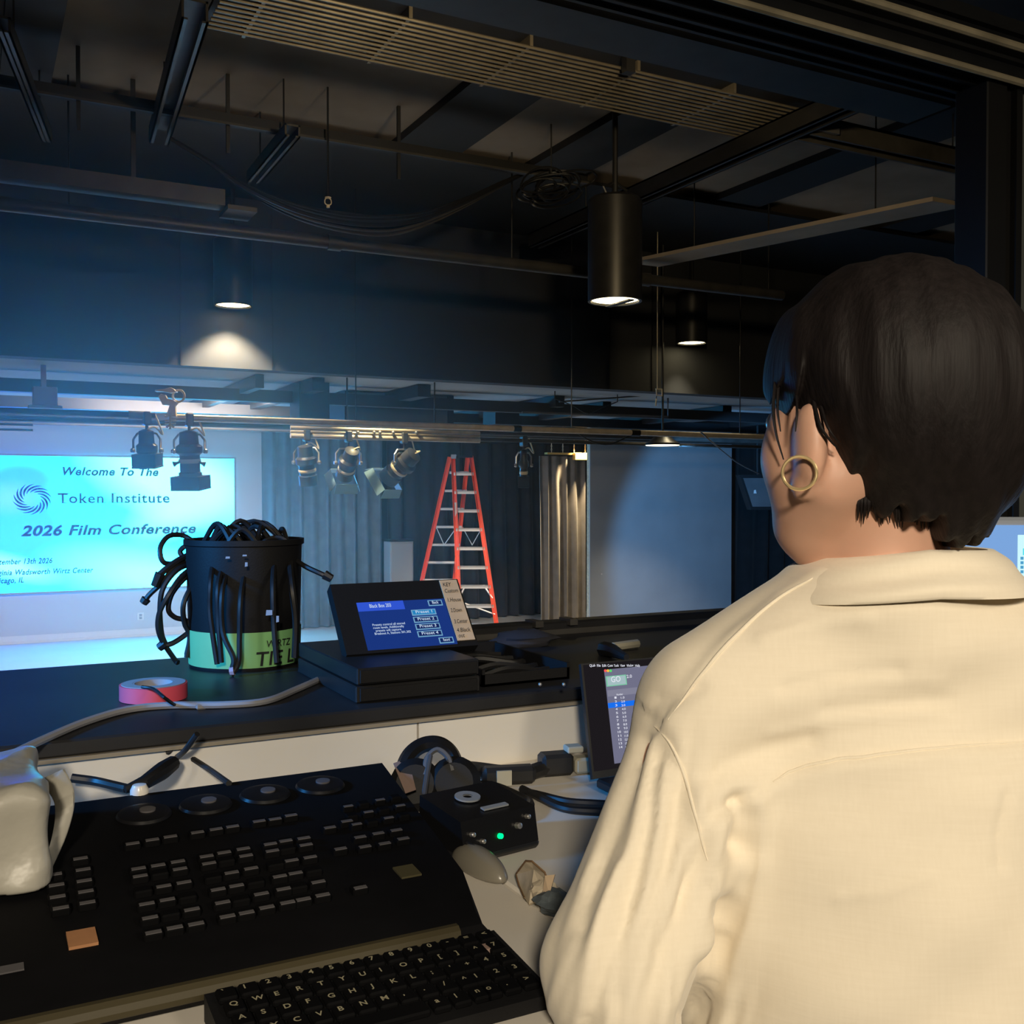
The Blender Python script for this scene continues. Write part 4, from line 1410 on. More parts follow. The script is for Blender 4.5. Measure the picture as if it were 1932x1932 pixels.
# ------------------------------------------------------------------ lighting console
CX0, CX1 = -0.35, 0.475
con = thing('lighting_console', 'large black lighting console with rows of keys filling the left desk', 'console', (0.06, 1.1, DESK))
prof = [(0.872, DESK + 0.004), (0.862, DESK + 0.012), (0.866, DESK + 0.024), (0.88, DESK + 0.030), (0.97, DESK + 0.035), (1.32, DESK + 0.062), (1.335, DESK + 0.056), (1.335, DESK + 0.004)]
mb = MB()
n = len(prof)
xr = [0.425 if y < 0.9 else 0.445 + (y - 0.9) * 0.12 for y, z in prof]
xr[0] = 0.43
xr[1] = 0.435
mb.add([(CX0, y, z) for y, z in prof] + [(x, y, z) for x, (y, z) in zip(xr, prof)], [tuple(range(n)), tuple(range(2 * n - 1, n - 1, -1))] + [(i, n + i, n + (i + 1) % n, (i + 1) % n) for i in range(n)])
obj('body', mb, M['console'], con)
obj('front_edge', MB().tube([(CX0, 0.866, DESK + 0.019), (0.40, 0.868, DESK + 0.019)], 0.009, 10), M['edge_highlight'], con, label='rounded front edge with its tan highlight painted on')


def cz(y):
    return DESK + 0.035 + (y - 0.97) / 0.35 * 0.027


def on_con(u, v):
    p_ = at_z(u, v, DESK + 0.05)
    for _ in range(3):
        p_ = at_z(u, v, cz(p_.y) + 0.006)
    return p_


keys, labels = MB(), MB()
SL = math.atan2(0.027, 0.35)


def key(p_, wx=0.019, wy=0.017, lab=True):
    T_ = Matrix.Translation((p_.x, p_.y, cz(p_.y) - 0.001)) @ Matrix.Rotation(SL, 4, 'X')
    keys.box((-wx / 2, -wy / 2, 0), (wx / 2, wy / 2, 0.008), T_, bev=0.0015)
    if lab:
        labels.box((-wx * 0.40, -wy * 0.48, 0.0078), (wx * 0.40, -wy * 0.1, 0.0087), T_)


rows = [[(249, 1590), (286, 1583), (320, 1577), (371, 1569), (406, 1563), (437, 1558), (487, 1548), (517, 1544), (547, 1537)],
        [(260, 1637), (297, 1631), (334, 1624), (388, 1614), (421, 1607), (457, 1600), (508, 1591), (537, 1585), (571, 1580)],
        [(288, 1757), (328, 1748), (368, 1741), (427, 1727), (463, 1720), (501, 1710), (540, 1701), (570, 1695), (606, 1687)],
        [(677, 1578), (711, 1571), (745, 1565), (686, 1596), (723, 1590), (758, 1581), (677, 1673), (620, 1560), (640, 1600), (652, 1548)],
        [(151, 1618), (156, 1639), (158, 1660), (161, 1680), (164, 1701), (106, 1668), (108, 1690), (114, 1711), (102, 1648)]]
for rr in rows:
    for u, v in rr:
        key(on_con(u, v), 0.017 if rr is not rows[3] else 0.016, 0.014)
for r_ in range(4):
    f = (r_ + 0.55) / 4.6
    for i in range(9):
        u = rows[1][i][0] + (rows[2][i][0] - rows[1][i][0]) * f
        v = rows[1][i][1] + (rows[2][i][1] - rows[1][i][1]) * f
        key(on_con(u, v), 0.017, 0.013, lab=(r_ * 7 + i) % 3 != 1)
for i in range(4):
    for j in range(3):
        key(on_con(655 + i * 30 + j * 8, 1520 + j * 17 - i * 6), 0.014, 0.012, lab=(i + j) % 2 == 0)
kk = obj('keys', keys, M['key'], con)
obj('key_labels', labels, M['keylabel'], con)
for u, v in ((272, 1530), (388, 1512), (500, 1493), (604, 1476)):
    q = on_con(u, v)
    T_ = Matrix.Translation((q.x, q.y, cz(q.y))) @ Matrix.Rotation(SL, 4, 'X')
    e_ = obj('encoder_wheel', MB().lathe([(0.030, 0), (0.031, 0.002), (0.029, 0.005), (0.022, 0.006), (0.001, 0.006)], 28, T_), M['gloss_black'], con)
    obj('cap', MB().lathe([(0.009, 0.0055), (0.009, 0.008), (0.001, 0.0085)], 16, T_ @ Matrix.Translation((0.004, 0.002, 0))), M['keylabel'], e_)
q = on_con(155, 1762)
T_ = Matrix.Translation((q.x, q.y, cz(q.y))) @ Matrix.Rotation(SL, 4, 'X')
obj('orange_label', MB().box((-0.012, -0.014, 0), (0.012, 0.016, 0.003), T_), M['orange_note'], con)
q = on_con(15, 1818)
T_ = Matrix.Translation((q.x, q.y, cz(q.y))) @ Matrix.Rotation(SL, 4, 'X')
obj('grey_label', MB().box((-0.012, -0.006, 0), (0.012, 0.006, 0.002), T_), M['keylabel'], con)
q = on_con(768, 1635)
T_ = Matrix.Translation((q.x, q.y, cz(q.y))) @ Matrix.Rotation(SL, 4, 'X')
obj('olive_label', MB().box((-0.011, -0.013, 0), (0.011, 0.013, 0.002), T_), M['olive_note'], con)

# ------------------------------------------------------------------ keyboard
kb = thing('keyboard', 'black computer keyboard with pale legends at the front edge of the desk', 'keyboard', (0.3, 0.79, DESK))
KX0, KX1, KY0, KY1 = 0.165, 0.428, 0.735, 0.848
obj('case', MB().prism([(KY0, DESK + 0.002), (KY0, DESK + 0.014), (KY1, DESK + 0.024), (KY1, DESK + 0.002)], 'x', KX0, KX1), M['black_plastic'], kb)
km, lm = MB(), MB()
TT = math.atan2(0.010, KY1 - KY0)
rowsk = ['1234567890-=', 'QWERTYUIOP[]', "ASDFGHJKL;'", 'ZXCVBNM,./', '     ']
pitch = (KX1 - KX0 - 0.012) / 14.0
for r_, s_ in enumerate(['`1234567890-=<', 'QWERTYUIOP[]^7', 'ASDFGHJKL;\'+45', 'ZXCVBNM,./^123', 'ctfa    alno.>']):
    y = KY1 - 0.014 - r_ * (KY1 - KY0 - 0.02) / 4.6
    z = DESK + 0.014 + (y - KY0) / (KY1 - KY0) * 0.010
    for i, ch in enumerate(s_):
        x = KX0 + 0.006 + (i + 0.5) * pitch + (0.002 * r_ if i < 11 else 0)
        T_ = Matrix.Translation((x, y, z)) @ Matrix.Rotation(TT, 4, 'X')
        if r_ == 4 and 4 <= i < 8:
            if i == 4:
                km.box((-pitch * 0.43, -0.0085, 0), (pitch * 3.4, 0.0085, 0.006), T_, bev=0.0015)
            continue
        km.box((-pitch * 0.43, -0.0085, 0), (pitch * 0.43, 0.0085, 0.006), T_, bev=0.0015)
        put_text(lm, ch, T_ @ Vector((-pitch * 0.22, -0.001, 0.0064)), T_.to_3x3() @ Vector((1, 0, 0)), T_.to_3x3() @ Vector((0, 1, 0)), 0.0085, bold=0.02)
obj('keys', km, M['key'], kb)
obj('legends', lm, M['legend'], kb, smooth=0, fix=False)
q = at_z(912, 1782, DESK + 0.028)
obj('logo_tab', MB().box((q.x - 0.012, q.y - 0.006, DESK + 0.022), (q.x + 0.008, q.y + 0.005, DESK + 0.0262)), M['pink_paper'], kb)

# ------------------------------------------------------------------ mouse
q = at_z(904, 1646, DESK)
mo = thing('computer_mouse', 'shiny grey computer mouse beside the console corner', 'mouse', (q.x, q.y, DESK), rotz=0.12)
a_ = np.linspace(-0.045, 0.045, 46)
vv, ff = surfnet(lambda X, Y, Z: smax(ell(X, Y, Z, (0, 0, 0.003), (0.0185, 0.052, 0.026)), -(Z - 0.001), 0.006), np.linspace(-0.04, 0.04, 40), np.linspace(-0.065, 0.065, 60), np.linspace(-0.006, 0.046, 34))
np_obj('shell', vv, ff, M['mouse'], mo)
obj('wheel', MB().lathe([(0.007, -0.003), (0.008, 0), (0.007, 0.003)], 14, Matrix.Translation((0, 0.026, 0.021)) @ Matrix.Rotation(PI / 2, 4, 'Y')), M['rubber'], mo, world=False)
obj('button_gap', MB().box((-0.0008, 0.008, 0.0262), (0.0008, 0.030, 0.0285)), M['black'], mo, world=False)
pts = [(895, 1612), (880, 1600), (862, 1588), (850, 1570)]

# ------------------------------------------------------------------ intercom box with green light
q0 = at_z(905, 1595, DESK)
ic = thing('intercom_box', 'black intercom box with a green light and silver knobs', 'intercom', (q0.x, q0.y, DESK), rotz=0.15)
obj('case', MB().prism([(-0.045, 0.004), (-0.05, 0.010), (-0.042, 0.050), (0.048, 0.060), (0.05, 0.004)], 'x', -0.056, 0.052), M['gloss_black'], ic, world=False)
obj('bumper', MB().box((-0.059, -0.052, 0.0), (0.055, 0.052, 0.012), bev=0.005), M['rubber'], ic, world=False)
Tf = Matrix.Translation((0, -0.046, 0.03)) @ Matrix.Rotation(math.radians(79), 4, 'X')
obj('green_light', MB().lathe([(0.0032, 0), (0.0032, 0.004), (0.001, 0.005)], 12, Tf @ Matrix.Translation((-0.004, -0.005, 0))), emis('green_led', (0.0, 1.0, 0.2), 2.2), ic, world=False, label='glowing green light')
for x, z, r_ in ((-0.043, 0.004, 0.003), (-0.030, -0.006, 0.003), (0.023, 0.002, 0.004), (0.038, 0.010, 0.003)):
    obj('knob', MB().lathe([(r_, 0), (r_ * 0.9, 0.006), (0.001, 0.007)], 12, Tf @ Matrix.Translation((x, z, 0))), M['steel'], ic, world=False)
Tt = Matrix.Translation((0, 0, 0.0555)) @ Matrix.Rotation(math.atan2(0.01, 0.09), 4, 'X')
obj('disc', MB().lathe([(0.006, 0.001), (0.016, 0.001), (0.016, 0.003), (0.006, 0.003)], 24, Tt @ Matrix.Translation((-0.01, 0.012, 0)), caps=False), M['grey_plastic'], ic, world=False, label='round silver disc on top')
obj('label_strip', MB().box((-0.014, -0.030, 0.0), (0.022, -0.022, 0.002), Tt), M['grey_plastic'], ic, world=False)

# ------------------------------------------------------------------ headphones
hp = thing('headphones', 'black headphones lying between the console and the back panel', 'headphones', (*at_z(810, 1490, DESK).xy, DESK))
hq = at_z(815, 1492, DESK)
k = (hq - CP).length / F


def hpt(u, v, dd=0.0):
    return at_d(u, v, 1.43 + dd)


arch = [(770, 1482, -0.02), (762, 1450, 0), (775, 1422, 0.01), (800, 1405, 0.02), (828, 1404, 0.02), (850, 1420, 0.02), (860, 1446, 0.01), (862, 1476, 0.0)]
obj('headband', MB().tube(spline([hpt(*a_) for a_ in arch], 5), 0.011, 8), M['gloss_black'], hp)
arch2 = [(800, 1462, 0.0), (806, 1430, 0.01), (825, 1414, 0.015), (845, 1428, 0.01), (854, 1455, 0.0)]
obj('band_trim', MB().tube(spline([hpt(u, v, d_ - 0.03) for u, v, d_ in arch2], 5), 0.004, 6), M['duct'], hp)
for u, v in ((785, 1488), (858, 1478)):
    c_ = hpt(u, v, -0.02)
    c_.z = max(c_.z, DESK + 0.03)
    obj('ear_cup', MB().lathe([(0.028, -0.016), (0.036, -0.010), (0.036, 0.008), (0.026, 0.018), (0.001, 0.019)], 20, Matrix.Translation(c_) @ Matrix.Rotation(-YAW, 4, 'Z') @ Matrix.Rotation(1.2, 4, 'X')), M['black_plastic'], hp)
obj('cord', MB().tube(spline([hpt(812, 1426, -0.03), at_d(806, 1460, 1.37), at_d(800, 1500, 1.33), at_d(796, 1545, 1.28)], 6), 0.0035, 6), M['duct'], hp)

# power cables and plugs on the desk
def cable(label, pts_, r_, material, z=None, cat='cable', group=None, n=6, name='cable'):
    q_ = []
    for t_ in pts_:
        u, v = t_[0], t_[1]
        zz = t_[2] if len(t_) > 2 else z
        q_.append(at_z(u, v, zz + r_))
    return solo(name, MB().tube(spline(q_, n), r_, 8), material, label, cat, group)


cable('thick black cable running right from the headphones along the back panel', [(845, 1452, DESK + 0.02), (890, 1452, DESK + 0.008), (940, 1458, DESK), (985, 1462, DESK), (1020, 1452, DESK), (1060, 1446, DESK)], 0.012, M['rubber'])
cable('upper of two black cables curving toward the person', [(985, 1492), (1020, 1500), (1070, 1512), (1125, 1516), (1200, 1520)], 0.0055, M['rubber'], DESK, group='cables toward the person')
cable('lower of two black cables curving toward the person', [(985, 1488), (1025, 1508), (1060, 1524), (1100, 1530), (1190, 1532)], 0.0055, M['rubber'], DESK, group='cables toward the person')
cable('glossy black cable looping behind the intercom box', [(880, 1480), (930, 1482), (975, 1500), (1000, 1515), (990, 1535), (968, 1545)], 0.006, M['gloss_black'], DESK)
cable('black mouse cable passing under the intercom box', [(898, 1618), (884, 1604), (868, 1585), (858, 1560)], 0.003, M['rubber'], DESK)
q = at_z(972, 1480, DESK)
pg = thing('power_plug', 'black power plug with a cream tag near the headphone cables', 'plug', (q.x, q.y, DESK), rotz=-0.3)
obj('body', MB().box((-0.05, -0.012, 0.002), (0.03, 0.014, 0.028), bev=0.006), M['rubber'], pg, world=False)
obj('tag', MB().box((-0.030, -0.016, 0.003), (-0.008, -0.012, 0.025)), M['cream_plug'], pg, world=False)
q = at_z(1055, 1462, DESK)
pg = thing('power_adapter', 'black adapter with cream plugs at the foot of the back panel', 'plug', (q.x, q.y, DESK), rotz=-0.2)
obj('body', MB().box((-0.03, -0.014, 0.001), (0.02, 0.02, 0.034), bev=0.005), M['rubber'], pg, world=False)
obj('cream_plug', MB().box((0.022, -0.014, 0.002), (0.052, 0.012, 0.026), bev=0.004), M['cream_plug'], pg, world=False)
obj('cream_cap', MB().box((0.010, -0.012, 0.034), (0.036, 0.012, 0.044), bev=0.002), M['cream_plug'], pg, world=False)
q = at_z(752, 1478, DESK + 0.02)
solo('paper_slip', MB().add([at_d(742, 1440, 1.42), at_d(770, 1430, 1.44), at_d(785, 1490, 1.36), at_d(765, 1497, 1.35), at_d(742, 1441, 1.425), at_d(770, 1431, 1.445), at_d(785, 1491, 1.365), at_d(765, 1498, 1.355)],
     [(0, 1, 2, 3), (7, 6, 5, 4), (0, 4, 5, 1), (1, 5, 6, 2), (2, 6, 7, 3), (3, 7, 4, 0)]), M['pink_paper'], 'small pinkish slip under the headphones at the console back', 'paper')

# crumpled wrapper and cloth
q = at_z(1010, 1690, DESK)
R1 = random.Random(5)


def crumple(c_, sx, sy, sz, seed, n=5, flat=0.0):
    rr_ = random.Random(seed)
    m_ = MB()
    N = 12
    vs_2, fs_2 = [], []
    for j in range(n + 3):
        for i in range(N):
            a2 = 2 * PI * i / N
            t2 = j / (n + 2)
            rad_ = math.sin(PI * min(0.97, max(0.05, t2))) ** 0.5
            jx = rr_.uniform(0.75, 1.2)
            vs_2.append((c_[0] + sx * rad_ * jx * math.cos(a2), c_[1] + sy * rad_ * jx * math.sin(a2), max(DESK, c_[2] + sz * (t2 * 2 - 1) * rr_.uniform(0.85, 1.1))))
    for j in range(n + 2):
        for i in range(N):
            fs_2.append((j * N + i, j * N + (i + 1) % N, (j + 1) * N + (i + 1) % N, (j + 1) * N + i))
    fs_2.append(tuple(range(N))[::-1])
    fs_2.append(tuple((n + 2) * N + i for i in range(N)))
    return m_.add(vs_2, fs_2)


wr = thing('paper_wrapper', 'crumpled tan wrapper lying on the pale desk by the sleeve', 'wrapper', (q.x, q.y, DESK))
m = MB()
pan = [(974, 1650, 0.012), (992, 1626, 0.040), (1004, 1627, 0.042), (1028, 1648, 0.034), (1034, 1664, 0.026), (1026, 1692, 0.012), (998, 1706, 0.004), (990, 1694, 0.003), (980, 1672, 0.006)]
pq = [at_z(u, v, DESK + z_) for u, v, z_ in pan]
ctr = sum(pq, Vector()) / len(pq) + Vector((0.004, 0.002, 0.012))
n = len(pq)
m.add(pq + [ctr] + [p_ + Vector((0.002, 0.003, -0.003)) for p_ in pq] + [ctr + Vector((0.002, 0.003, -0.003))], [(i, (i + 1) % n, n) for i in range(n)] + [(n + 1 + (i + 1) % n, n + 1 + i, 2 * n + 1) for i in range(n)] + [(i, n + 1 + i, n + 1 + (i + 1) % n, (i + 1) % n) for i in range(n)])
obj('front_fold', m, M['tan_paper'], wr, smooth=0)
obj('crumpled_back', crumple(at_z(1026, 1684, DESK + 0.012), 0.016, 0.018, 0.014, 3), M['tan_paper'], wr, smooth=0)
obj('torn_edge', MB().tube([p_ + Vector((0, 0, 0.001)) for p_ in pq[:5]], 0.0012, 5).tube([pq[8], pq[7]], 0.001, 5).tube([pq[0], pq[8]], 0.0012, 5), M['brown_edge'], wr)
obj('inner_ply', MB().add([at_z(1028, 1652, DESK + 0.036), at_z(1047, 1650, DESK + 0.040), at_z(1036, 1690, DESK + 0.018), at_z(1022, 1694, DESK + 0.012), at_z(1029, 1652, DESK + 0.034), at_z(1048, 1650, DESK + 0.038), at_z(1037, 1690, DESK + 0.016), at_z(1023, 1694, DESK + 0.010)],
    [(0, 1, 2, 3), (7, 6, 5, 4), (0, 4, 5, 1), (1, 5, 6, 2), (2, 6, 7, 3), (3, 7, 4, 0)]), M['tan_tape'], wr, smooth=0)
solo('cloth_scrap', crumple(at_z(1046, 1702, DESK + 0.010), 0.019, 0.024, 0.013, 8), M['grey_cloth'], 'blue-grey crumpled cloth scrap beside the tan wrapper', 'cloth', smooth=0)

# ------------------------------------------------------------------ white plastic sheet over gear at left
q = at_d(20, 1580, 1.12)
wsx = thing('draped_sheet', 'white plastic sheet draped over gear at the left end of the console', 'sheet', (-0.10, 1.17, DESK + 0.03))


def sheet(X, Y, Z):
    bx = np.maximum(np.maximum(np.abs(X - (-0.14)) - 0.20, np.abs(Y - 1.22) - 0.11), np.abs(Z - (DESK + 0.085)) - 0.05)
    qx, qy, qz = np.abs(X + 0.135) - 0.185, np.abs(Y - 1.19) - 0.09, np.abs(Z - (DESK + 0.08)) - 0.046
    rb = np.sqrt(np.maximum(qx, 0) ** 2 + np.maximum(qy, 0) ** 2 + np.maximum(qz, 0) ** 2) + np.minimum(np.maximum(qx, np.maximum(qy, qz)), 0) - 0.018
    f = rb + 0.005 * np.abs(np.sin(X * 17 + Z * 31 + Y * 12)) + 0.006 * np.abs(np.sin(X * 34 - Y * 22 - Z * 27 + 1)) - 0.007
    f = smin(f, cone(X, Y, Z, (0.015, 1.15, DESK + 0.065), (-0.16, 1.13, DESK + 0.05), 0.03, 0.045), 0.03)
    return np.maximum(f, -(Z - (DESK + 0.039 + (Y - 0.97) / 0.35 * 0.027)))


vv, ff = surfnet(sheet, np.linspace(-0.42, 0.13, 111), np.linspace(1.02, 1.38, 73), np.linspace(DESK + 0.02, DESK + 0.17, 52))
vv = smoothv(vv, ff, 1)
np_obj('sheet', vv - np.array([-0.10, 1.17, DESK + 0.03]), ff, M['white_sheet'], wsx)
fold = [(118, 1452, 1.10), (136, 1490, 1.08), (136, 1530, 1.07), (122, 1580, 1.06), (100, 1630, 1.05), (82, 1668, 1.04)]
inn = [(70, 1470, 1.15), (98, 1505, 1.11), (104, 1535, 1.09), (98, 1585, 1.075), (84, 1630, 1.06), (74, 1664, 1.045)]
o_ = spline([at_d(u, v, d_) for u, v, d_ in fold], 5)
i_ = spline([at_d(u, v, d_) for u, v, d_ in inn], 5)
m = MB()
nn = len(o_)
md = [a_.lerp(b_, 0.55) - F_ * 0.018 for a_, b_ in zip(o_, i_)]
L_ = o_ + md + i_
m.add(L_ + [p_ + F_ * 0.004 for p_ in L_], [(r_ * nn + q_, r_ * nn + q_ + 1, (r_ + 1) * nn + q_ + 1, (r_ + 1) * nn + q_) for r_ in (0, 1) for q_ in range(nn - 1)] +
      [(3 * nn + r_ * nn + q_ + 1, 3 * nn + r_ * nn + q_, 3 * nn + (r_ + 1) * nn + q_, 3 * nn + (r_ + 1) * nn + q_ + 1) for r_ in (0, 1) for q_ in range(nn - 1)] +
      [(q_, 3 * nn + q_, 3 * nn + q_ + 1, q_ + 1) for q_ in range(nn - 1)] + [(2 * nn + q_ + 1, 5 * nn + q_ + 1, 5 * nn + q_, 2 * nn + q_) for q_ in range(nn - 1)])
obj('hanging_fold', m, M['white_sheet'], wsx, smooth=80)

# black cable with plug on the back panel
cable('black cable bent over a black plug leaning on the white panel', [(372, 1385, LEDGE), (345, 1420, LEDGE - 0.03), (322, 1432, DESK + 0.05), (318, 1418, DESK + 0.075), (335, 1416, DESK + 0.07), (385, 1445, DESK + 0.055), (432, 1478, DESK + 0.06)], 0.004, M['rubber'], name='cable')
q = at_y(318, 1440, 1.40)
solo('cable_plug', MB().tube([at_y(326, 1440, 1.41), at_y(305, 1455, 1.38), at_y(270, 1478, 1.35), at_y(236, 1490, 1.345)], [0.010, 0.012, 0.009, 0.005], 10), M['black_plastic'], 'black molded plug leaning on the white panel left of the console', 'plug')
cable('black cable lying along the foot of the panel beside the white sheet', [(135, 1468, DESK + 0.06), (180, 1474, DESK + 0.055), (215, 1482, DESK + 0.055), (240, 1488, DESK + 0.055)], 0.006, M['rubber'])
q = at_y(262, 1500, 1.33)
solo('white_knob', MB().lathe([(0.011, 0), (0.011, 0.006), (0.008, 0.012), (0.001, 0.013)], 16, Matrix.Translation((q.x, 1.325, DESK + 0.0605))), M['panel_white'], 'small white knob on the back edge of the console', 'knob')

# ================================================================== THINGS ON THE LEDGE
# grey cable
cable('long grey cable arching across the black ledge in front of the pink tape', [(20, 1425), (80, 1396), (160, 1362), (240, 1339), (320, 1331), (420, 1330), (500, 1323), (560, 1300), (610, 1278), (645, 1262)], 0.0055, M['grey_cable'], LEDGE, name='grey_cable')
# pink tape roll
q = at_z(290, 1318, LEDGE)
tr_ = thing('tape_roll', 'pink tape roll lying flat on the black ledge', 'tape roll', (q.x, q.y, LEDGE))
rr = 57 * (q - CP).length / F
ho, hi_ = rr, rr * 0.62
obj('tape', MB().lathe([(hi_ + 0.002, 0.001), (ho, 0.001), (ho, 0.024), (hi_ + 0.002, 0.024)], 40, Matrix.Translation((q.x, q.y, LEDGE))).lathe([(ho, 0.001), (ho, 0.024)], 40, Matrix.Translation((q.x, q.y, LEDGE)), caps=False) if False else MB().lathe([(hi_ + 0.002, 0.001), (ho, 0.001), (ho, 0.024), (hi_ + 0.002, 0.024), (hi_ + 0.002, 0.001)], 40, Matrix.Translation((q.x, q.y, LEDGE)), caps=False), M['pink_tape'], tr_)
obj('core', MB().lathe([(hi_ - 0.003, 0.001), (hi_ + 0.002, 0.001), (hi_ + 0.002, 0.025), (hi_ - 0.003, 0.025), (hi_ - 0.003, 0.001)], 40, Matrix.Translation((q.x, q.y, LEDGE)), caps=False), M['tape_paper'], tr_)
obj('side_paper', MB().lathe([(hi_, 0.0242), (ho - 0.003, 0.0242), (ho - 0.003, 0.0252), (hi_, 0.0252), (hi_, 0.0242)], 40, Matrix.Translation((q.x, q.y, LEDGE)), caps=False), M['tape_paper'], tr_, label='grey paper side of the roll')
cable('thin black cord crossing over the pink tape roll', [(268, 1296, LEDGE + 0.026), (290, 1300, LEDGE + 0.026), (310, 1316, LEDGE + 0.026), (330, 1330, LEDGE + 0.004), (345, 1332, LEDGE)], 0.0025, M['rubber'], name='thin_cord')
for u, v, lab in ((380, 1338, 'tiny pale connector on the ledge under the grey cable'), (642, 1276, 'short pale-blue stick beside the touch panel base')):
    q = at_z(u, v, LEDGE)
    if u < 500:
        solo('connector', MB().box((q.x - 0.008, q.y - 0.004, LEDGE), (q.x + 0.008, q.y + 0.006, LEDGE + 0.008), bev=0.002), M['grey_cable'], lab, 'connector')
    else:
        solo('pale_stick', MB().tube([at_z(626, 1279, LEDGE + 0.004), at_z(648, 1273, LEDGE + 0.004)], 0.003, 8), M['reflector'], lab, 'stick')

# cable bucket
bq = at_z(462, 1252, LEDGE)
bc = Vector((bq.x, 1.945, LEDGE))
bc.x = at_y(462, 1200, 1.945).x
bu = thing('cable_bucket', 'black bucket stuffed with cables wearing a green tape label', 'bucket', bc)
br = 103 * (bc - CP).length / F * 0.985
bh = 0.235
T_ = Matrix.Translation(bc)
obj('pail', MB().lathe([(br * 0.94, 0.0), (br * 0.95, 0.004), (br, bh - 0.012), (br * 1.04, bh - 0.010), (br * 1.04, bh), (br * 0.97, bh), (br * 0.92, 0.02), (0.001, 0.015)], 40, T_), M['black_plastic'], bu)
obj('green_tape', MB().lathe([(br * 0.957, 0.006), (br * 0.965, 0.006), (br * 0.985, 0.070), (br * 0.975, 0.070), (br * 0.957, 0.006)], 48, T_, caps=False), M['green_tape'], bu, label='green tape band around the base')
# hand lettering on the tape, wrapped round the pail
tm = MB()


def wrap(s, u_c, v_c, h_px, width_px, bold=0.0):
    vs, fs = text_geo(s, 1.0, bold=bold, shear=0.1)
    xs = [p_[0] for p_ in vs]
    kk_ = (bc - CP).length / F
    x0_, x1_ = min(xs), max(xs)
    out = []
    view = math.atan2(CP.y - bc.y, CP.x - bc.x)
    offx = (u_c - 462) * kk_
    for (x, y, z) in vs:
        sx = offx + ((x - x0_) / (x1_ - x0_) - 0.5) * width_px * kk_
        zz = (1258 - v_c) * kk_ + (y - 0.35) * h_px * kk_ / 0.7
        an = view + sx / br
        r2 = br * (0.962 + 0.25 * zz) + 0.0035
        out.append((bc.x + r2 * math.cos(an), bc.y + r2 * math.sin(an), LEDGE + max(0.004, zz)))
    tm.add(out, fs)


wrap('TIE L', 520, 1236, 24, 78, 0.01)
wrap('WIRTZ', 524, 1211, 12, 50)
obj('lettering', tm, M['ink'], bu, smooth=0, fix=False)
# cables in the bucket, each a part
rb = random.Random(11)
def bpt(u, v, dd=0.0):
    d_ = (bc - CP).dot(F_)
    return at_d(u, v, d_ + dd)


left = [
    [(370, 1025, 0), (345, 1010, 0), (318, 1012, -0.02), (302, 1035, -0.04), (310, 1062, -0.04), (345, 1060, 0)],
    [(372, 1040, 0), (340, 1055, -0.03), (318, 1070, -0.05), (300, 1085, -0.06)],
    [(366, 1055, 0), (330, 1072, -0.04), (305, 1100, -0.05), (282, 1122, -0.05), (276, 1130, -0.05)],
    [(372, 1060, 0), (335, 1075, -0.05), (308, 1110, -0.07), (302, 1150, -0.07), (305, 1195, -0.06), (312, 1215, -0.06)],
    [(375, 1065, 0), (345, 1085, -0.05), (320, 1120, -0.08), (300, 1160, -0.08), (302, 1200, -0.07), (330, 1245, -0.04), (336, 1250, -0.04)],
    [(375, 1070, 0), (350, 1090, -0.04), (325, 1120, -0.06), (318, 1150, -0.06), (330, 1165, -0.05), (352, 1172, -0.04), (360, 1195, -0.04), (352, 1235, -0.04)],
    [(380, 1075, 0), (362, 1105, -0.05), (346, 1140, -0.07), (348, 1175, -0.06), (358, 1200, -0.05), (352, 1240, -0.05)],
    [(360, 1190, -0.04), (335, 1208, -0.05), (318, 1216, -0.06), (300, 1217, -0.06)],
    [(370, 1035, 0), (352, 1030, -0.02), (340, 1040, -0.02), (346, 1052, -0.02)],
]
front = [
    [(405, 1040, -0.02), (398, 1090, -0.12), (396, 1150, -0.125), (402, 1200, -0.125), (410, 1253, -0.125)],
    [(430, 1045, -0.02), (412, 1100, -0.125), (412, 1170, -0.13), (418, 1250, -0.13)],
    [(440, 1050, -0.02), (420, 1110, -0.13), (420, 1190, -0.135), (440, 1240, -0.14), (438, 1262, -0.14)],
    [(470, 1045, -0.02), (455, 1120, -0.13), (452, 1200, -0.135), (450, 1250, -0.135), (436, 1275, -0.14)],
    [(520, 1045, -0.02), (515, 1100, -0.115), (517, 1180, -0.12), (522, 1250, -0.12)],
    [(545, 1040, 0), (550, 1100, -0.09), (558, 1170, -0.09), (556, 1240, -0.08)],
    [(548, 1050, 0), (575, 1068, -0.03), (600, 1080, -0.04), (618, 1088, -0.04)],
    [(490, 1030, 0), (505, 1018, 0), (530, 1015, 0), (548, 1030, 0), (540, 1050, 0)],
]
for i, pts_ in enumerate(left + front):
    r_ = 0.0048 if i not in (1, 14) else 0.006
    obj('cable', MB().tube(spline([bpt(*t_) for t_ in pts_], 6), r_, 7), M['rubber'], bu)
for (u, v, u2, v2, dd) in ((302, 1082, 292, 1106, -0.06), (276, 1130, 270, 1138, -0.05), (312, 1213, 300, 1222, -0.06), (612, 1084, 626, 1092, -0.04), (442, 1265, 434, 1285, -0.14)):
    a_, b_ = bpt(u, v, dd), bpt(u2, v2, dd)
    if (a_.z < LEDGE + 0.01):
        a_.z = LEDGE + 0.014
    if (b_.z < LEDGE + 0.01):
        b_.z = LEDGE + 0.01
    obj('connector', MB().tube([a_, b_], [0.009, 0.0075], 8), M['pink_box'] if u == 442 else M['rubber'], bu)
m = MB()
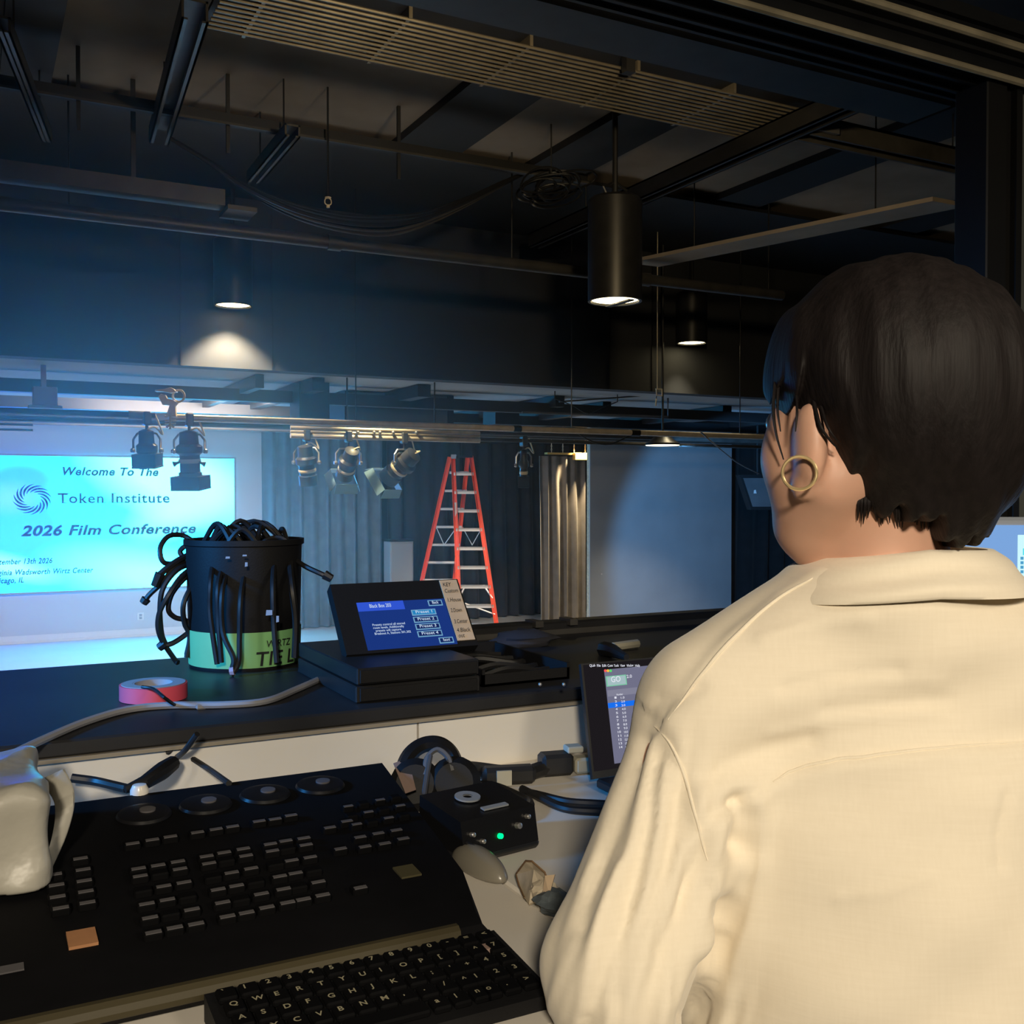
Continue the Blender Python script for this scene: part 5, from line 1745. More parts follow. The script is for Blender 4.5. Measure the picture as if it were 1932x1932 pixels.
for i in range(16):
    ang = rb.uniform(0, 2 * PI)
    r0 = br * rb.uniform(0.35, 0.85)
    a1 = ang + rb.uniform(0.8, 2.2)
    c0 = bc + Vector((r0 * math.cos(ang), r0 * math.sin(ang), bh - 0.02))
    c2 = bc + Vector((r0 * math.cos(a1), r0 * math.sin(a1), bh - 0.02))
    c1 = (c0 + c2) / 2 + Vector((0, 0, rb.uniform(0.03, 0.06)))
    m.tube(spline([c0, c1, c2], 6), 0.005, 6)
obj('coiled_cables', m, M['rubber'], bu)
for (u, v, w_, h_) in ((508, 1156, 12, 10), (524, 1168, 5, 12), (465, 1065, 5, 8), (430, 1052, 8, 4), (462, 1048, 8, 3)):
    q = bpt(u, v, -0.132)
    kk_ = (q - CP).length / F
    obj('cable_tag', MB().add([q + R_ * (sx * w_ / 2 * kk_) + U_ * (sz * h_ / 2 * kk_) - F_ * e_ for e_ in (0, 0.002) for sx, sz in ((-1, -1), (1, -0.8), (1, 1), (-0.8, 1))],
        [(0, 1, 2, 3), (7, 6, 5, 4), (0, 4, 5, 1), (1, 5, 6, 2), (2, 6, 7, 3), (3, 7, 4, 0)]), M['grey_cable'], bu)

# rack boxes and touch panel
x0b, x1b = at_y(672, 1330, 1.485).x, at_y(907, 1310, 1.485).x
for i, lab in ((0, 'lower black rack box of the pair under the touch panel'), (1, 'upper black rack box directly under the touch panel')):
    z0 = LEDGE + i * 0.0275
    t_ = thing('rack_box', lab, 'box', ((x0b + x1b) / 2, 1.485, z0), group='stacked rack boxes')
    obj('case', MB().box((x0b + i * 0.002, 1.487, z0 + 0.0005), (x1b - i * 0.002, 1.80, z0 + 0.026), bev=0.002), M['black_metal'], t_)
    obj('front_plate', MB().box((x0b + 0.006, 1.484, z0 + 0.003), (x1b - 0.006, 1.487, z0 + 0.0235), bev=0.001), M['black_plastic'], t_)
zb = LEDGE + 0.055
tp_ = thing('touch_panel', 'black touch panel on the ledge showing a blue preset menu', 'touch panel', (0.66, 1.63, zb))
BL, BR = Vector((0.545, 1.60, zb + 0.002)), Vector((0.778, 1.60, zb + 0.002))
TL, TR = Vector((0.545, 1.685, zb + 0.108)), Vector((0.778, 1.685, zb + 0.108))
nrm = (BR - BL).cross(TL - BL).normalized()      # towards the camera side
if nrm.y > 0:
    nrm = -nrm


def pnl(a_, b_, lift=0.0):
    return BL + (BR - BL) * a_ + (TL - BL) * b_ + nrm * lift


def slab(a0, b0, a1, b1, l0, l1):
    q_ = [pnl(a, b_, l) for l in (l0, l1) for a, b_ in ((a0, b0), (a1, b0), (a1, b1), (a0, b1))]
    return MB().add(q_, [(0, 1, 2, 3), (7, 6, 5, 4), (0, 4, 5, 1), (1, 5, 6, 2), (2, 6, 7, 3), (3, 7, 4, 0)])


# screen corners found from the photo on the panel plane
def pan_uv(u, v):
    r = ray(u, v)
    t = (BL - CP).dot(nrm) / r.dot(nrm)
    p_ = CP + r * t - BL
    ex, ey = (BR - BL), (TL - BL)
    return p_.dot(ex) / ex.length_squared, p_.dot(ey) / ey.length_squared


obj('casing', slab(-0.02, 0, 1.0, 1.02, -0.022, 0.0), M['black_plastic'], tp_)
obj('foot', MB().box((0.58, 1.605, zb), (0.74, 1.76, zb + 0.006)).prism([(1.70, zb + 0.004), (1.76, zb + 0.004), (1.715, zb + 0.07), (1.70, zb + 0.07)], 'x', 0.62, 0.70), M['black_plastic'], tp_)
s00, s10, s11, s01 = pan_uv(697, 1237), pan_uv(862, 1217), pan_uv(838, 1128), pan_uv(672, 1140)
a0, a1 = (s00[0] + s01[0]) / 2, (s10[0] + s11[0]) / 2
b0, b1 = (s00[1] + s10[1]) / 2, (s01[1] + s11[1]) / 2
b0 = max(0.04, b0)
b1 = min(0.97, b1)
SB = emis('panel_blue', (0.010, 0.035, 0.20), 1.0)
obj('display', slab(a0, b0, a1, b1, -0.001, 0.0012), SB, tp_, label='dark blue lit display')


def sxy(fx, fy):
    return a0 + (a1 - a0) * fx, b0 + (b1 - b0) * (1 - fy)


def pslab(f0, g0, f1, g1, l0, l1):
    p_, q_ = sxy(f0, g1), sxy(f1, g0)
    return slab(p_[0], p_[1], q_[0], q_[1], l0, l1)


obj('title_bar', pslab(0.0, 0.0, 0.52, 0.19, 0.0012, 0.0016), emis('panel_bar', (0.03, 0.09, 0.62), 1.0), tp_)
PW = emis('panel_white_text', (0.55, 0.68, 0.85), 1.0)
PC = emis('panel_button_edge', (0.16, 0.36, 0.55), 1.0)
PD = emis('panel_button_fill', (0.008, 0.02, 0.11), 1.0)
PT = emis('panel_button_selected', (0.02, 0.22, 0.50), 1.0)


def ptext(s, fx, fy, h, wfrac, m_):
    p_ = sxy(fx, fy)
    o__ = pnl(p_[0], p_[1], 0.0026)
    put_text(m_, s, o__, BR - BL, TL - BL, h * (TL - BL).length, width=wfrac * (a1 - a0) * (BR - BL).length, bold=0.01)


txm = MB()
ptext('Black Box 203', 0.13, 0.13, 0.075, 0.24, txm)
for i, s in enumerate(('Back', 'Preset 1', 'Preset 2', 'Preset 3', 'Preset 4', 'Record')):
    f0, f1 = (0.80, 0.965) if s in ('Back', 'Record') else (0.58, 0.86)
    g0 = {0: 0.03, 5: 0.85}.get(i, 0.22 + (i - 1) * 0.155)
    g1 = g0 + 0.125
    bt = obj('button', pslab(f0, g0, f1, g1, 0.0012, 0.0018), PC, tp_)
    obj('button_face', pslab(f0 + 0.012, g0 + 0.02, f1 - 0.012, g1 - 0.02, 0.0018, 0.0022), PT if i == 1 else PD, bt)
    ptext(s, f0 + 0.045, g1 - 0.04, 0.06, (f1 - f0) - 0.09, txm)
for i, s in enumerate(('Presets control all stored', 'room levels. Additionally', 'presets will capture', 'Breakout A, Stations 301,302')):
    ptext(s, 0.11 + (0.02 if i == 2 else 0), 0.52 + i * 0.062, 0.045, (0.36, 0.34, 0.28, 0.40)[i], txm)
obj('display_text', txm, PW, tp_, smooth=0, fix=False)
t00, t11 = pan_uv(862, 1215), pan_uv(862, 1118)
ta0, ta1 = a1 + 0.005, a1 + 0.15
obj('paper_label', slab(ta0, 0.08, ta1, 1.0, 0.0005, 0.002), M['tan_tape'], tp_, label='tan paper strip with handwriting')
hm_ = MB()
for s, b_, wv in (('KEY', 0.90, 0.07), ('Custom', 0.80, 0.11), ('1.House', 0.66, 0.11), ('2.Down', 0.50, 0.09), ('3.Center', 0.33, 0.11), ('4.Black', 0.20, 0.11), ('out', 0.12, 0.05)):
    put_text(hm_, s, pnl(ta0 + 0.018, b_, 0.003), BR - BL, TL - BL, 0.085 * (TL - BL).length, width=wv * (BR - BL).length, shear=0.2)
obj('handwriting', hm_, M['ink'], tp_, smooth=0, fix=False)

# right end of the ledge: tray and clutter
q0, q1 = at_z(930, 1312, LEDGE), at_z(1085, 1285, LEDGE)
ty_ = thing('cable_tray', 'shallow black tray of cables on the ledge right of the rack boxes', 'tray', ((q0.x + q1.x) / 2 + 0.02, 1.62, LEDGE))
tx0, tx1, ty0, ty1 = x1b + 0.02, at_z(1105, 1290, LEDGE).x, 1.52, 1.80
mb = MB().box((tx0, ty0, LEDGE), (tx1, ty1, LEDGE + 0.004))
for lo, hi in (((tx0, ty0, LEDGE), (tx1, ty0 + 0.005, LEDGE + 0.02)), ((tx0, ty1 - 0.005, LEDGE), (tx1, ty1, LEDGE + 0.03)), ((tx0, ty0, LEDGE), (tx0 + 0.005, ty1, LEDGE + 0.028)), ((tx1 - 0.005, ty0, LEDGE), (tx1, ty1, LEDGE + 0.028))):
    mb.box(lo, hi)
obj('tray', mb, M['black_plastic'], ty_)
for i in range(5):
    y = 1.56 + i * 0.045
    pts_ = [(tx0 + 0.02, y, LEDGE + 0.010), (tx0 + (tx1 - tx0) * 0.35, y + rb.uniform(-0.02, 0.02), LEDGE + 0.022), (tx0 + (tx1 - tx0) * 0.7, y + rb.uniform(-0.02, 0.02), LEDGE + 0.014), (tx1 - 0.02, y, LEDGE + 0.012)]
    obj('cable', MB().tube(spline(pts_, 5), 0.006, 6), M['rubber'], ty_)
for u, v in ((1019, 1291), (1064, 1291)):
    q = at_z(u, v, LEDGE + 0.022)
    obj('silver_tip', MB().sphere((q.x, q.y, LEDGE + 0.022), 0.003, 6), M['steel'], ty_)
solo('dark_cloth', crumple(Vector((at_z(1085, 1245, LEDGE).x, 1.90, LEDGE + 0.012)), 0.075, 0.05, 0.022, 4), M['trousers'], 'dark cloth heap on the ledge behind the laptop', 'cloth', smooth=50)
pq_ = thing('hand_clamp', 'dark hand clamp lying right of the cloth heap on the ledge', 'clamp', (*at_z(1165, 1232, LEDGE).xy, LEDGE))
a_ = at_z(1140, 1225, LEDGE + 0.012)
b_ = at_z(1182, 1240, LEDGE + 0.012)
obj('jaw', MB().tube([a_, a_.lerp(b_, 0.5) + Vector((0, 0.012, 0.004)), b_], [0.016, 0.014, 0.006], 8), M['black_metal'], pq_)
obj('handle', MB().tube([a_ + Vector((0.04, 0.03, -0.002)), a_ + Vector((0.11, 0.045, -0.002))], 0.009, 8), M['cream_plug'], pq_)

# ------------------------------------------------------------------ laptop
LX0, LX1 = 0.803, 1.125
lp = thing('laptop', 'open dark laptop with a cue list on screen, half hidden by the sleeve', 'laptop', ((LX0 + LX1) / 2, 1.16, DESK))
obj('base', MB().box((LX0, 1.035, DESK + 0.001), (LX1, 1.262, DESK + 0.015), bev=0.003), M['black_metal'], lp)
obj('keyboard', MB().box((LX0 + 0.03, 1.135, DESK + 0.0145), (LX1 - 0.03, 1.24, DESK + 0.0165)), M['key'], lp)
obj('trackpad', MB().box((LX0 + 0.1, 1.045, DESK + 0.0145), (LX1 - 0.1, 1.125, DESK + 0.0158)), M['gloss_black'], lp)
lb = Vector((LX0, 1.270, DESK + 0.012))
ltop = at_d(1100, 1252, 1.572)
lz = ltop.z - lb.z
lyy = ltop.y - lb.y
ex = Vector((1, 0, 0)) * (LX1 - LX0)
ey = Vector((0.020, lyy, lz))
ln = ex.cross(ey).normalized()
if ln.y > 0:
    ln = -ln


def lpt(a_, b_, l=0.0):
    return lb + ex * a_ + ey * b_ + ln * l


def lslab(a0_, b0_, a1_, b1_, l0, l1):
    q_ = [lpt(a_, b_, l) for l in (l0, l1) for a_, b_ in ((a0_, b0_), (a1_, b0_), (a1_, b1_), (a0_, b1_))]
    return MB().add(q_, [(0, 1, 2, 3), (7, 6, 5, 4), (0, 4, 5, 1), (1, 5, 6, 2), (2, 6, 7, 3), (3, 7, 4, 0)])


obj('lid', lslab(0, 0, 1, 1.0, -0.007, 0), M['black_metal'], lp)
dsp = obj('display', lslab(0.012, 0.06, 0.988, 0.985, -0.001, 0.0008), emis('laptop_dark', (0.012, 0.010, 0.012), 1.0), lp)


def luv(u, v):
    r = ray(u, v)
    t = (lb - CP).dot(ln) / r.dot(ln)
    p_ = CP + r * t - lb
    # solve in the skewed basis
    A = np.array([[ex.dot(ex), ex.dot(ey)], [ex.dot(ey), ey.dot(ey)]])
    s = np.linalg.solve(A, np.array([p_.dot(ex), p_.dot(ey)]))
    return float(s[0]), float(s[1])


wa, wb = luv(1139, 1264)
obj('window', lslab(wa, 0.10, 0.93, wb, 0.0008, 0.0012), emis('laptop_window', (0.16, 0.16, 0.24), 1.0), lp)


def lrect(name, u0_, v0_, u1_, v1_, m_, l=0.0012):
    a_, c_ = luv(u0_, v1_), luv(u1_, v0_)
    return obj(name, lslab(a_[0], a_[1], c_[0], c_[1], l, l + 0.0004), m_, lp)


gb1 = lrect('go_button', 1144, 1273, 1180, 1296, emis('go_edge', (0.20, 0.55, 0.36), 1.0))
lrect('go_face', 1146, 1275, 1178, 1294, emis('go_fill', (0.36, 0.50, 0.52), 1.0), 0.0016)
lrect('selected_row', 1146, 1319, 1300, 1327, emis('row_blue', (0.01, 0.16, 0.85), 1.0))
lrect('toolbar', 1145, 1298, 1300, 1303, emis('tool_grey', (0.22, 0.22, 0.30), 1.0))
for u, col_ in ((1141, (0.9, 0.1, 0.1)), (1146, (0.9, 0.5, 0.05)), (1151, (0.1, 0.7, 0.15))):
    a_, b__ = luv(u, 1266)
    c_ = lpt(a_, b__, 0.0014)
    obj('window_dot', MB().lathe([(0.0022, 0), (0.0022, 0.0005)], 12, Matrix.Translation(c_) @ ln.to_track_quat('Z', 'Y').to_matrix().to_4x4()), emis('dot', col_, 1.0), lp)
LW = emis('laptop_white', (0.75, 0.76, 0.85), 1.0)
lt = MB()


def ltext(s, u, v, h_px, w_px, m_):
    a_, b__ = luv(u, v)
    a2_, _ = luv(u + w_px, v)
    put_text(m_, s, lpt(a_, b__, 0.0024), ex, ey, h_px * 1.55 / F / 0.7, width=(a2_ - a_) * ex.length, bold=0.012)


for i, s in enumerate(('QLab', 'File', 'Edit', 'Cues', 'Tools', 'View', 'Window', 'Help')):
    ltext(s, 1111 + (0, 14, 24, 34, 46, 58, 70, 86)[i], 1259, 5, (11, 7, 8, 10, 9, 9, 13, 9)[i], lt)
ltext('GO', 1152, 1288, 11, 18, lt)
for i in range(14):
    ltext('%d' % (i + 1), 1158 + i * 0.7, 1319 + i * 7.2, 4, 4 if i < 9 else 6, lt)
    ltext('%d.0' % (i + 1), 1170 + i * 0.7, 1319 + i * 7.2, 4, 7, lt)
ltext('Number', 1162, 1313, 3.5, 12, lt)
ltext('2.0', 1181, 1280, 6, 10, lt)
obj('display_text', lt, LW, lp, smooth=0, fix=False)

# ------------------------------------------------------------------ monitor at right
mc = at_d(2010, 1090, 1.55)
mon = thing('monitor', 'blue-screened desktop monitor at the right edge behind the shoulder', 'monitor', (mc.x, mc.y, DESK), rotz=-YAW - 0.12)
mw, mh = 0.62, 0.36
mz1 = at_d(1900, 976, 1.55).z - DESK
obj('casing', MB().box((-mw / 2, 0, mz1 - mh), (mw / 2, 0.03, mz1), bev=0.005), M['grey_plastic'], mon, world=False)
mblue = emis('monitor_blue', (0.22, 0.42, 0.80), 0.9)
obj('display', MB().box((-mw / 2 + 0.012, -0.002, mz1 - mh + 0.012), (mw / 2 - 0.012, 0.001, mz1 - 0.012)), mblue, mon, world=False, label='glowing blue display')
obj('stand', MB().box((-0.03, 0.03, 0.01), (0.03, 0.06, mz1 - 0.15)), M['black_metal'], mon, world=False)
obj('foot', MB().box((-0.12, -0.06, 0), (0.12, 0.12, 0.012), bev=0.004), M['black_metal'], mon, world=False)
# pop-up panel on the display
inv = (Matrix.Translation((mc.x, mc.y, DESK)) @ Matrix.Rotation(-YAW - 0.12, 4, 'Z')).inverted()


def muv(u, v):
    o_l = inv @ CP
    r_l = inv.to_3x3() @ ray(u, v)
    t = (-0.002 - o_l.y) / r_l.y
    return o_l + r_l * t


a_, b_ = muv(1919, 1093), muv(1919, 1009)
obj('menu_window', MB().box((a_.x, -0.004, a_.z), (a_.x + 0.12, -0.002, b_.z), bev=0.0008), emis('menu_white', (0.62, 0.95, 1.0), 1.0), mon, world=False)
for i in range(4):
    c_ = muv(1927, 1053 + i * 8.5)
    obj('menu_icon', MB().box((c_.x - 0.002, -0.0052, c_.z - 0.0022), (c_.x + 0.002, -0.004, c_.z + 0.0022)), emis('icon%d' % i, (0.08, 0.35, 0.6), 1.0), mon, world=False)
c_ = muv(1929, 1037)
obj('menu_button', MB().box((c_.x, -0.0052, c_.z - 0.008), (c_.x + 0.06, -0.004, c_.z + 0.002)), emis('menu_teal', (0.1, 0.75, 0.85), 1.0), mon, world=False)

# ================================================================== THE PERSON
# local frame: x to the right, y away from the viewer, z up; built about the camera axis and then turned with the room
PL, PD_ = 0.32, 0.88
pr = CP + R_ * PL + F_ * PD_
per = thing('person', 'person in a loose cream linen shirt with short dark hair, seen from behind', 'person', (pr.x, pr.y, BOOTH), rotz=-YAW)
OFF = np.array([PL, PD_, BOOTH - CAMZ])     # (l, d, h) -> local = value - OFF

fd = math.radians(34)
FV = np.array([-math.sin(fd), math.cos(fd)])     # where the face points, in (l, d)
SV = np.array([-math.cos(fd), -math.sin(fd)])    # towards the left ear
HC = np.array([0.307, 0.862])


def hd(f, s, h):
    q_ = HC + FV * f + SV * s
    return (q_[0], q_[1], h)


def headdist(X, Y, Z):
    a_ = (X - HC[0]) * FV[0] + (Y - HC[1]) * FV[1]
    s_ = (X - HC[0]) * SV[0] + (Y - HC[1]) * SV[1]
    f = ell(a_, s_, Z, (-0.012, 0, 0.088), (0.094, 0.076, 0.090))            # cranium
    f = smin(f, ell(a_, s_, Z, (0.030, 0, 0.030), (0.060, 0.070, 0.080)), 0.035)   # face
    f = smin(f, ell(a_, s_, Z, (0.060, 0, -0.028), (0.028, 0.026, 0.024)), 0.03)   # chin
    for sg in (-1, 1):
        f = smin(f, cone(a_, s_, Z, (0.004, sg * 0.058, 0.006), (0.052, sg * 0.030, -0.030), 0.018, 0.019), 0.028)  # jaw
        f = smin(f, ell(a_, s_, Z, (0.040, sg * 0.054, 0.032), (0.028, 0.026, 0.030)), 0.02)   # cheekbone
        f = smin(f, cone(a_, s_, Z, (0.036, sg * 0.052, 0.020), (0.046, sg * 0.036, -0.028), 0.025, 0.020), 0.02)   # cheek
        f = smax(f, -ell(a_, s_, Z, (0.094, sg * 0.030, 0.062), (0.016, 0.020, 0.013)), 0.012)  # eye socket
        ear = ell(a_ + (s_ * sg - 0.076) * 0.6, s_ * sg, Z, (0.008, 0.084, 0.038), (0.018, 0.014, 0.034))
        ear = smax(ear, -ell(a_ + (s_ * sg - 0.076) * 0.6, s_ * sg, Z, (0.036, 0.100, 0.040), (0.014, 0.012, 0.019)), 0.006)
        f = smin(f, ear, 0.006)
        f = smin(f, ell(a_, s_ * sg, Z, (0.012, 0.083, 0.005), (0.009, 0.007, 0.011)), 0.006)   # lobe
    f = smin(f, cone(a_, s_, Z, (0.090, 0, 0.066), (0.108, 0, 0.030), 0.008, 0.013), 0.012)     # nose
    f = smin(f, ell(a_, s_, Z, (0.090, 0, 0.002), (0.012, 0.022, 0.007)), 0.008)                # lips
    f = smin(f, ell(a_, s_, Z, (0.090, 0, -0.008), (0.011, 0.018, 0.006)), 0.006)
    return f


SH_L, SH_R = (0.172, 0.880, -0.182), (0.500, 0.895, -0.175)
EL_L, EL_R = (0.085, 0.800, -0.375), (0.585, 0.850, -0.390)
WR_L, WR_R = (0.205, 1.010, -0.388), (0.470, 1.075, -0.385)


def hand(X, Y, Z, w_, dirx, diry, sgn):
    f = None
    d_ = np.array([dirx, diry])
    d_ = d_ / np.linalg.norm(d_)
    s_ = np.array([d_[1], -d_[0]])
    c0 = np.array(w_)
    pm = c0 + np.array([*(d_ * 0.05), -0.004])
    f = cone(X, Y, Z, tuple(c0), tuple(pm), 0.022, 0.026)
    f = smin(f, cone(X, Y, Z, tuple(pm + np.array([*(s_ * 0.02), 0])), tuple(pm - np.array([*(s_ * 0.02), 0])), 0.014, 0.014), 0.015)
    for k_, (off, ln_) in enumerate(((0.030, 0.058), (0.010, 0.068), (-0.010, 0.064), (-0.029, 0.050))):
        a_ = pm + np.array([*(s_ * off * sgn + d_ * 0.02), 0.0])
        b2 = a_ + np.array([*(d_ * ln_ * 0.55), 0.004])
        c2 = b2 + np.array([*(d_ * ln_ * 0.5), -0.014])
        f = smin(f, cone(X, Y, Z, tuple(a_), tuple(b2), 0.0095, 0.0085), 0.005)
        f = smin(f, cone(X, Y, Z, tuple(b2), tuple(c2), 0.0085, 0.0070), 0.004)
    a_ = c0 + np.array([*(d_ * 0.02 + s_ * 0.022 * sgn), -0.004])
    b2 = a_ + np.array([*(d_ * 0.032 + s_ * 0.024 * sgn), -0.006])
    c2 = b2 + np.array([*(d_ * 0.028 + s_ * 0.004 * sgn), -0.004])
    f = smin(f, cone(X, Y, Z, tuple(a_), tuple(b2), 0.013, 0.010), 0.008)
    f = smin(f, cone(X, Y, Z, tuple(b2), tuple(c2), 0.010, 0.008), 0.005)
    return f


def torso(X, Y, Z, g=0.0):
    f = ell(X, Y, Z, (0.330, 0.900, -0.315), (0.158 + g, 0.098 + g, 0.200 + g))
    f = smin(f, ell(X, Y, Z, (0.335, 0.915, -0.60), (0.150 + g, 0.105 + g, 0.20 + g)), 0.08)
    f = smin(f, cone(X, Y, Z, SH_L, (0.300, 0.892, -0.120), 0.052 + g, 0.062 + g), 0.06)
    f = smin(f, cone(X, Y, Z, SH_R, (0.350, 0.895, -0.120), 0.052 + g, 0.062 + g), 0.06)
    return f


def bodyd(X, Y, Z):
    f = headdist(X, Y, Z)
    f = smin(f, cone(X, Y, Z, (0.322, 0.884, -0.11), (0.312, 0.868, 0.01), 0.050, 0.046), 0.012)
    f = smin(f, torso(X, Y, Z, -0.012), 0.04)
    for s_, e_, w_ in ((SH_L, EL_L, WR_L), (SH_R, EL_R, WR_R)):
        f = smin(f, cone(X, Y, Z, s_, e_, 0.050, 0.038), 0.03)
        f = smin(f, cone(X, Y, Z, e_, w_, 0.038, 0.026), 0.015)
    f = smin(f, hand(X, Y, Z, WR_L, 0.10, 0.20, 1), 0.012)
    f = smin(f, hand(X, Y, Z, WR_R, -0.10, 0.22, -1), 0.012)
    hip = BOOTH - CAMZ
    for sg in (-1, 1):
        f = smin(f, cone(X, Y, Z, (0.335 + sg * 0.085, 0.915, -0.70), (0.335 + sg * 0.095, 0.92, hip + 0.48), 0.085, 0.058), 0.04)
        f = smin(f, cone(X, Y, Z, (0.335 + sg * 0.095, 0.92, hip + 0.48), (0.335 + sg * 0.10, 0.90, hip + 0.09), 0.055, 0.036), 0.03)
        f = smin(f, cone(X, Y, Z, (0.335 + sg * 0.10, 0.90, hip + 0.04), (0.335 + sg * 0.11, 1.05, hip + 0.028), 0.038, 0.028), 0.03)
    return f


zf = np.concatenate([np.arange(BOOTH - CAMZ - 0.01, -0.46, 0.012), np.arange(-0.46, 0.20, 0.004)])
vv, ff = surfnet(bodyd, np.arange(0.03, 0.66, 0.0045), np.arange(0.72, 1.26, 0.0045), zf)
vv = smoothv(vv, ff, 1, 0.4)
vv[:, 2] = np.maximum(vv[:, 2], BOOTH - CAMZ + 0.002)
np_obj('body', vv - OFF, ff, M['skin'], per)
for sg in (-1, 1):
    e_ = hd(0.082, sg * 0.030, 0.062)
    obj('eye', MB().sphere(tuple(np.array(e_) - OFF), 0.0115, 10), M['eye'], per, world=False)

# hair
def hairline(X):
    return np.interp(X, [0.0, 0.198, 0.2064, 0.2148, 0.2190, 0.2225, 0.2254, 0.2295, 0.2345, 0.2430, 0.2528, 0.2610, 0.2650, 0.3250, 0.3400, 0.3580, 0.45],
                     [0.12, 0.085, 0.060, 0.030, 0.062, 0.054, 0.046, 0.073, 0.062, 0.052, 0.037, 0.004, -0.014, -0.018, -0.032, -0.042, -0.01])


def haird(X, Y, Z):
    a_ = (X - HC[0]) * FV[0] + (Y - HC[1]) * FV[1]
    s_ = (X - HC[0]) * SV[0] + (Y - HC[1]) * SV[1]
    f = ell(a_, s_, Z, (-0.012, 0, 0.090), (0.112, 0.097, 0.104))
    f = smin(f, ell(X, Y, Z, (0.352, 0.850, 0.040), (0.064, 0.075, 0.075)), 0.04)
    f = smin(f, ell(X, Y, Z, (0.335, 0.832, -0.010), (0.050, 0.040, 0.045)), 0.03)
    f = smin(f, ell(X, Y, Z, (0.362, 0.845, -0.030), (0.026, 0.030, 0.030)), 0.02)
    # tail lock at the nape
    st = 0.0006 * np.sin(X * 300 + 6 * np.sin(Z * 14)) + 0.0010 * np.sin(X * 120 + Z * 20) + 0.0006 * np.sin(a_ * 160 + 2)
    f = f + st
    zz = hairline(X) + (0.005 * np.sin(X * 420) + 0.004 * np.sin(X * 210 + 1)) * np.clip((X - 0.262) / 0.01, 0, 1)
    f = f + 0.014 * np.clip(1 - (Z - zz) / 0.045, 0, 1) ** 1.5 * np.clip((0.30 - X) / 0.03, 0.3, 1)
    f = smax(f, zz - Z, 0.003)
    face = smax(a_ - 0.056 - np.clip((Z - 0.075) * 1.6, 0, 0.2), -(0.5 - Z) * 0 - 1.0, 0.01)
    f = smax(f, face, 0.01)
    e_ = hd(0.012, 0.082, 0.022)
    f = smax(f, -ell(X, Y, Z, e_, (0.020, 0.03, 0.036)), 0.006)
    return f


vv, ff = surfnet(haird, np.concatenate([np.arange(0.18, 0.28, 0.0014), np.arange(0.28, 0.46, 0.0028)]), np.arange(0.72, 1.0, 0.0032), np.arange(-0.09, 0.22, 0.0026))
vv = smoothv(vv, ff, 1, 0.4)
hair = np_obj('hair', vv - OFF, ff, M['hair'], per)
lk = MB()
rh = random.Random(3)


def hl(pts_, r0, r1):
    q_ = spline([np.array(at_) - OFF for at_ in pts_], 5)
    n_ = len(q_)
    lk.tube(q_, [r0 + (r1 - r0) * (i / (n_ - 1)) ** 1.5 for i in range(n_)], 6)


def lh(u, v, d_):
    return ((u - 966) * d_ / F, d_, (931 - v) * d_ / F)


for (pts_, r0) in (([(1462, 715, 0.85), (1458, 770, 0.835), (1464, 820, 0.828), (1478, 868, 0.826)], 0.0016), ([(1468, 715, 0.85), (1466, 770, 0.834), (1472, 815, 0.828)], 0.0014), ([(1500, 730, 0.83), (1503, 775, 0.806), (1500, 815, 0.803)], 0.0014),
                   ([(1530, 740, 0.82), (1545, 800, 0.795), (1566, 832, 0.794), (1582, 848, 0.797)], 0.0018), ([(1540, 740, 0.82), (1560, 805, 0.790), (1584, 838, 0.792)], 0.0016)):
    hl([lh(*p_) for p_ in pts_], r0, 0.0005)
for i in range(40):
    u = 1622 + i * 4.8
    v = 931 - float(hairline((u - 966) * 0.80 / F)) * F / 0.80
    d_ = 0.805 + 0.00012 * abs(u - 1690)
    sway = rh.uniform(-8, 8)
    hl([lh(u, v - 70, d_ + 0.02), lh(u + sway * 0.4, v - 20, d_ + 0.006), lh(u + sway, v + rh.uniform(6, 26), d_ + 0.016)], 0.0028, 0.0003)
obj('hair_locks', lk, M['hair'], hair, world=False)
# hoop earring
c_ = lh(1508, 893, 0.800)
m = MB().tube([(c_[0] + 0.0122 * math.cos(t * PI / 14) * 1.0, c_[1] - 0.004 * math.cos(t * PI / 14), c_[2] + 0.0128 * math.sin(t * PI / 14)) for t in range(28)], 0.0014, 8, closed=True)
m.v = [Vector(p_) - Vector(OFF) for p_ in m.v]
obj('hoop_earring', m, M['hoop'], per, world=False)

# shirt
def shirtd(X, Y, Z):
    f = torso(X, Y, Z, 0.010)
    f = smin(f, ell(X, Y, Z, (0.335, 0.885, -0.44), (0.185, 0.135, 0.26)), 0.05)
    for s_, e_, w_ in ((SH_L, EL_L, WR_L), (SH_R, EL_R, WR_R)):
        s2 = (s_[0], s_[1], s_[2] - 0.016)
        f = smin(f, cone(X, Y, Z, s2, e_, 0.060, 0.060), 0.025)
        f = smin(f, cone(X, Y, Z, e_, (w_[0] * 0.8 + e_[0] * 0.2, w_[1] * 0.8 + e_[1] * 0.2, w_[2] * 0.8 + e_[2] * 0.2), 0.058, 0.040), 0.02)
    f = smin(f, cone(X, Y, Z, (0.326, 0.885, -0.085), (0.326, 0.885, -0.075), 0.070, 0.066), 0.035)
    # open at the neck and hem
    f = smax(f, -cone(X, Y, Z, (0.330, 0.892, -0.075), (0.322, 0.885, 0.1), 0.054, 0.060), 0.006)
    f = smax(f, Z + 0.060 - 0.0 * X, 0.006)
    f = smax(f, -(Z + 0.80), 0.01)
    for e_, w_ in ((EL_L, WR_L), (EL_R, WR_R)):
        pass
    return f


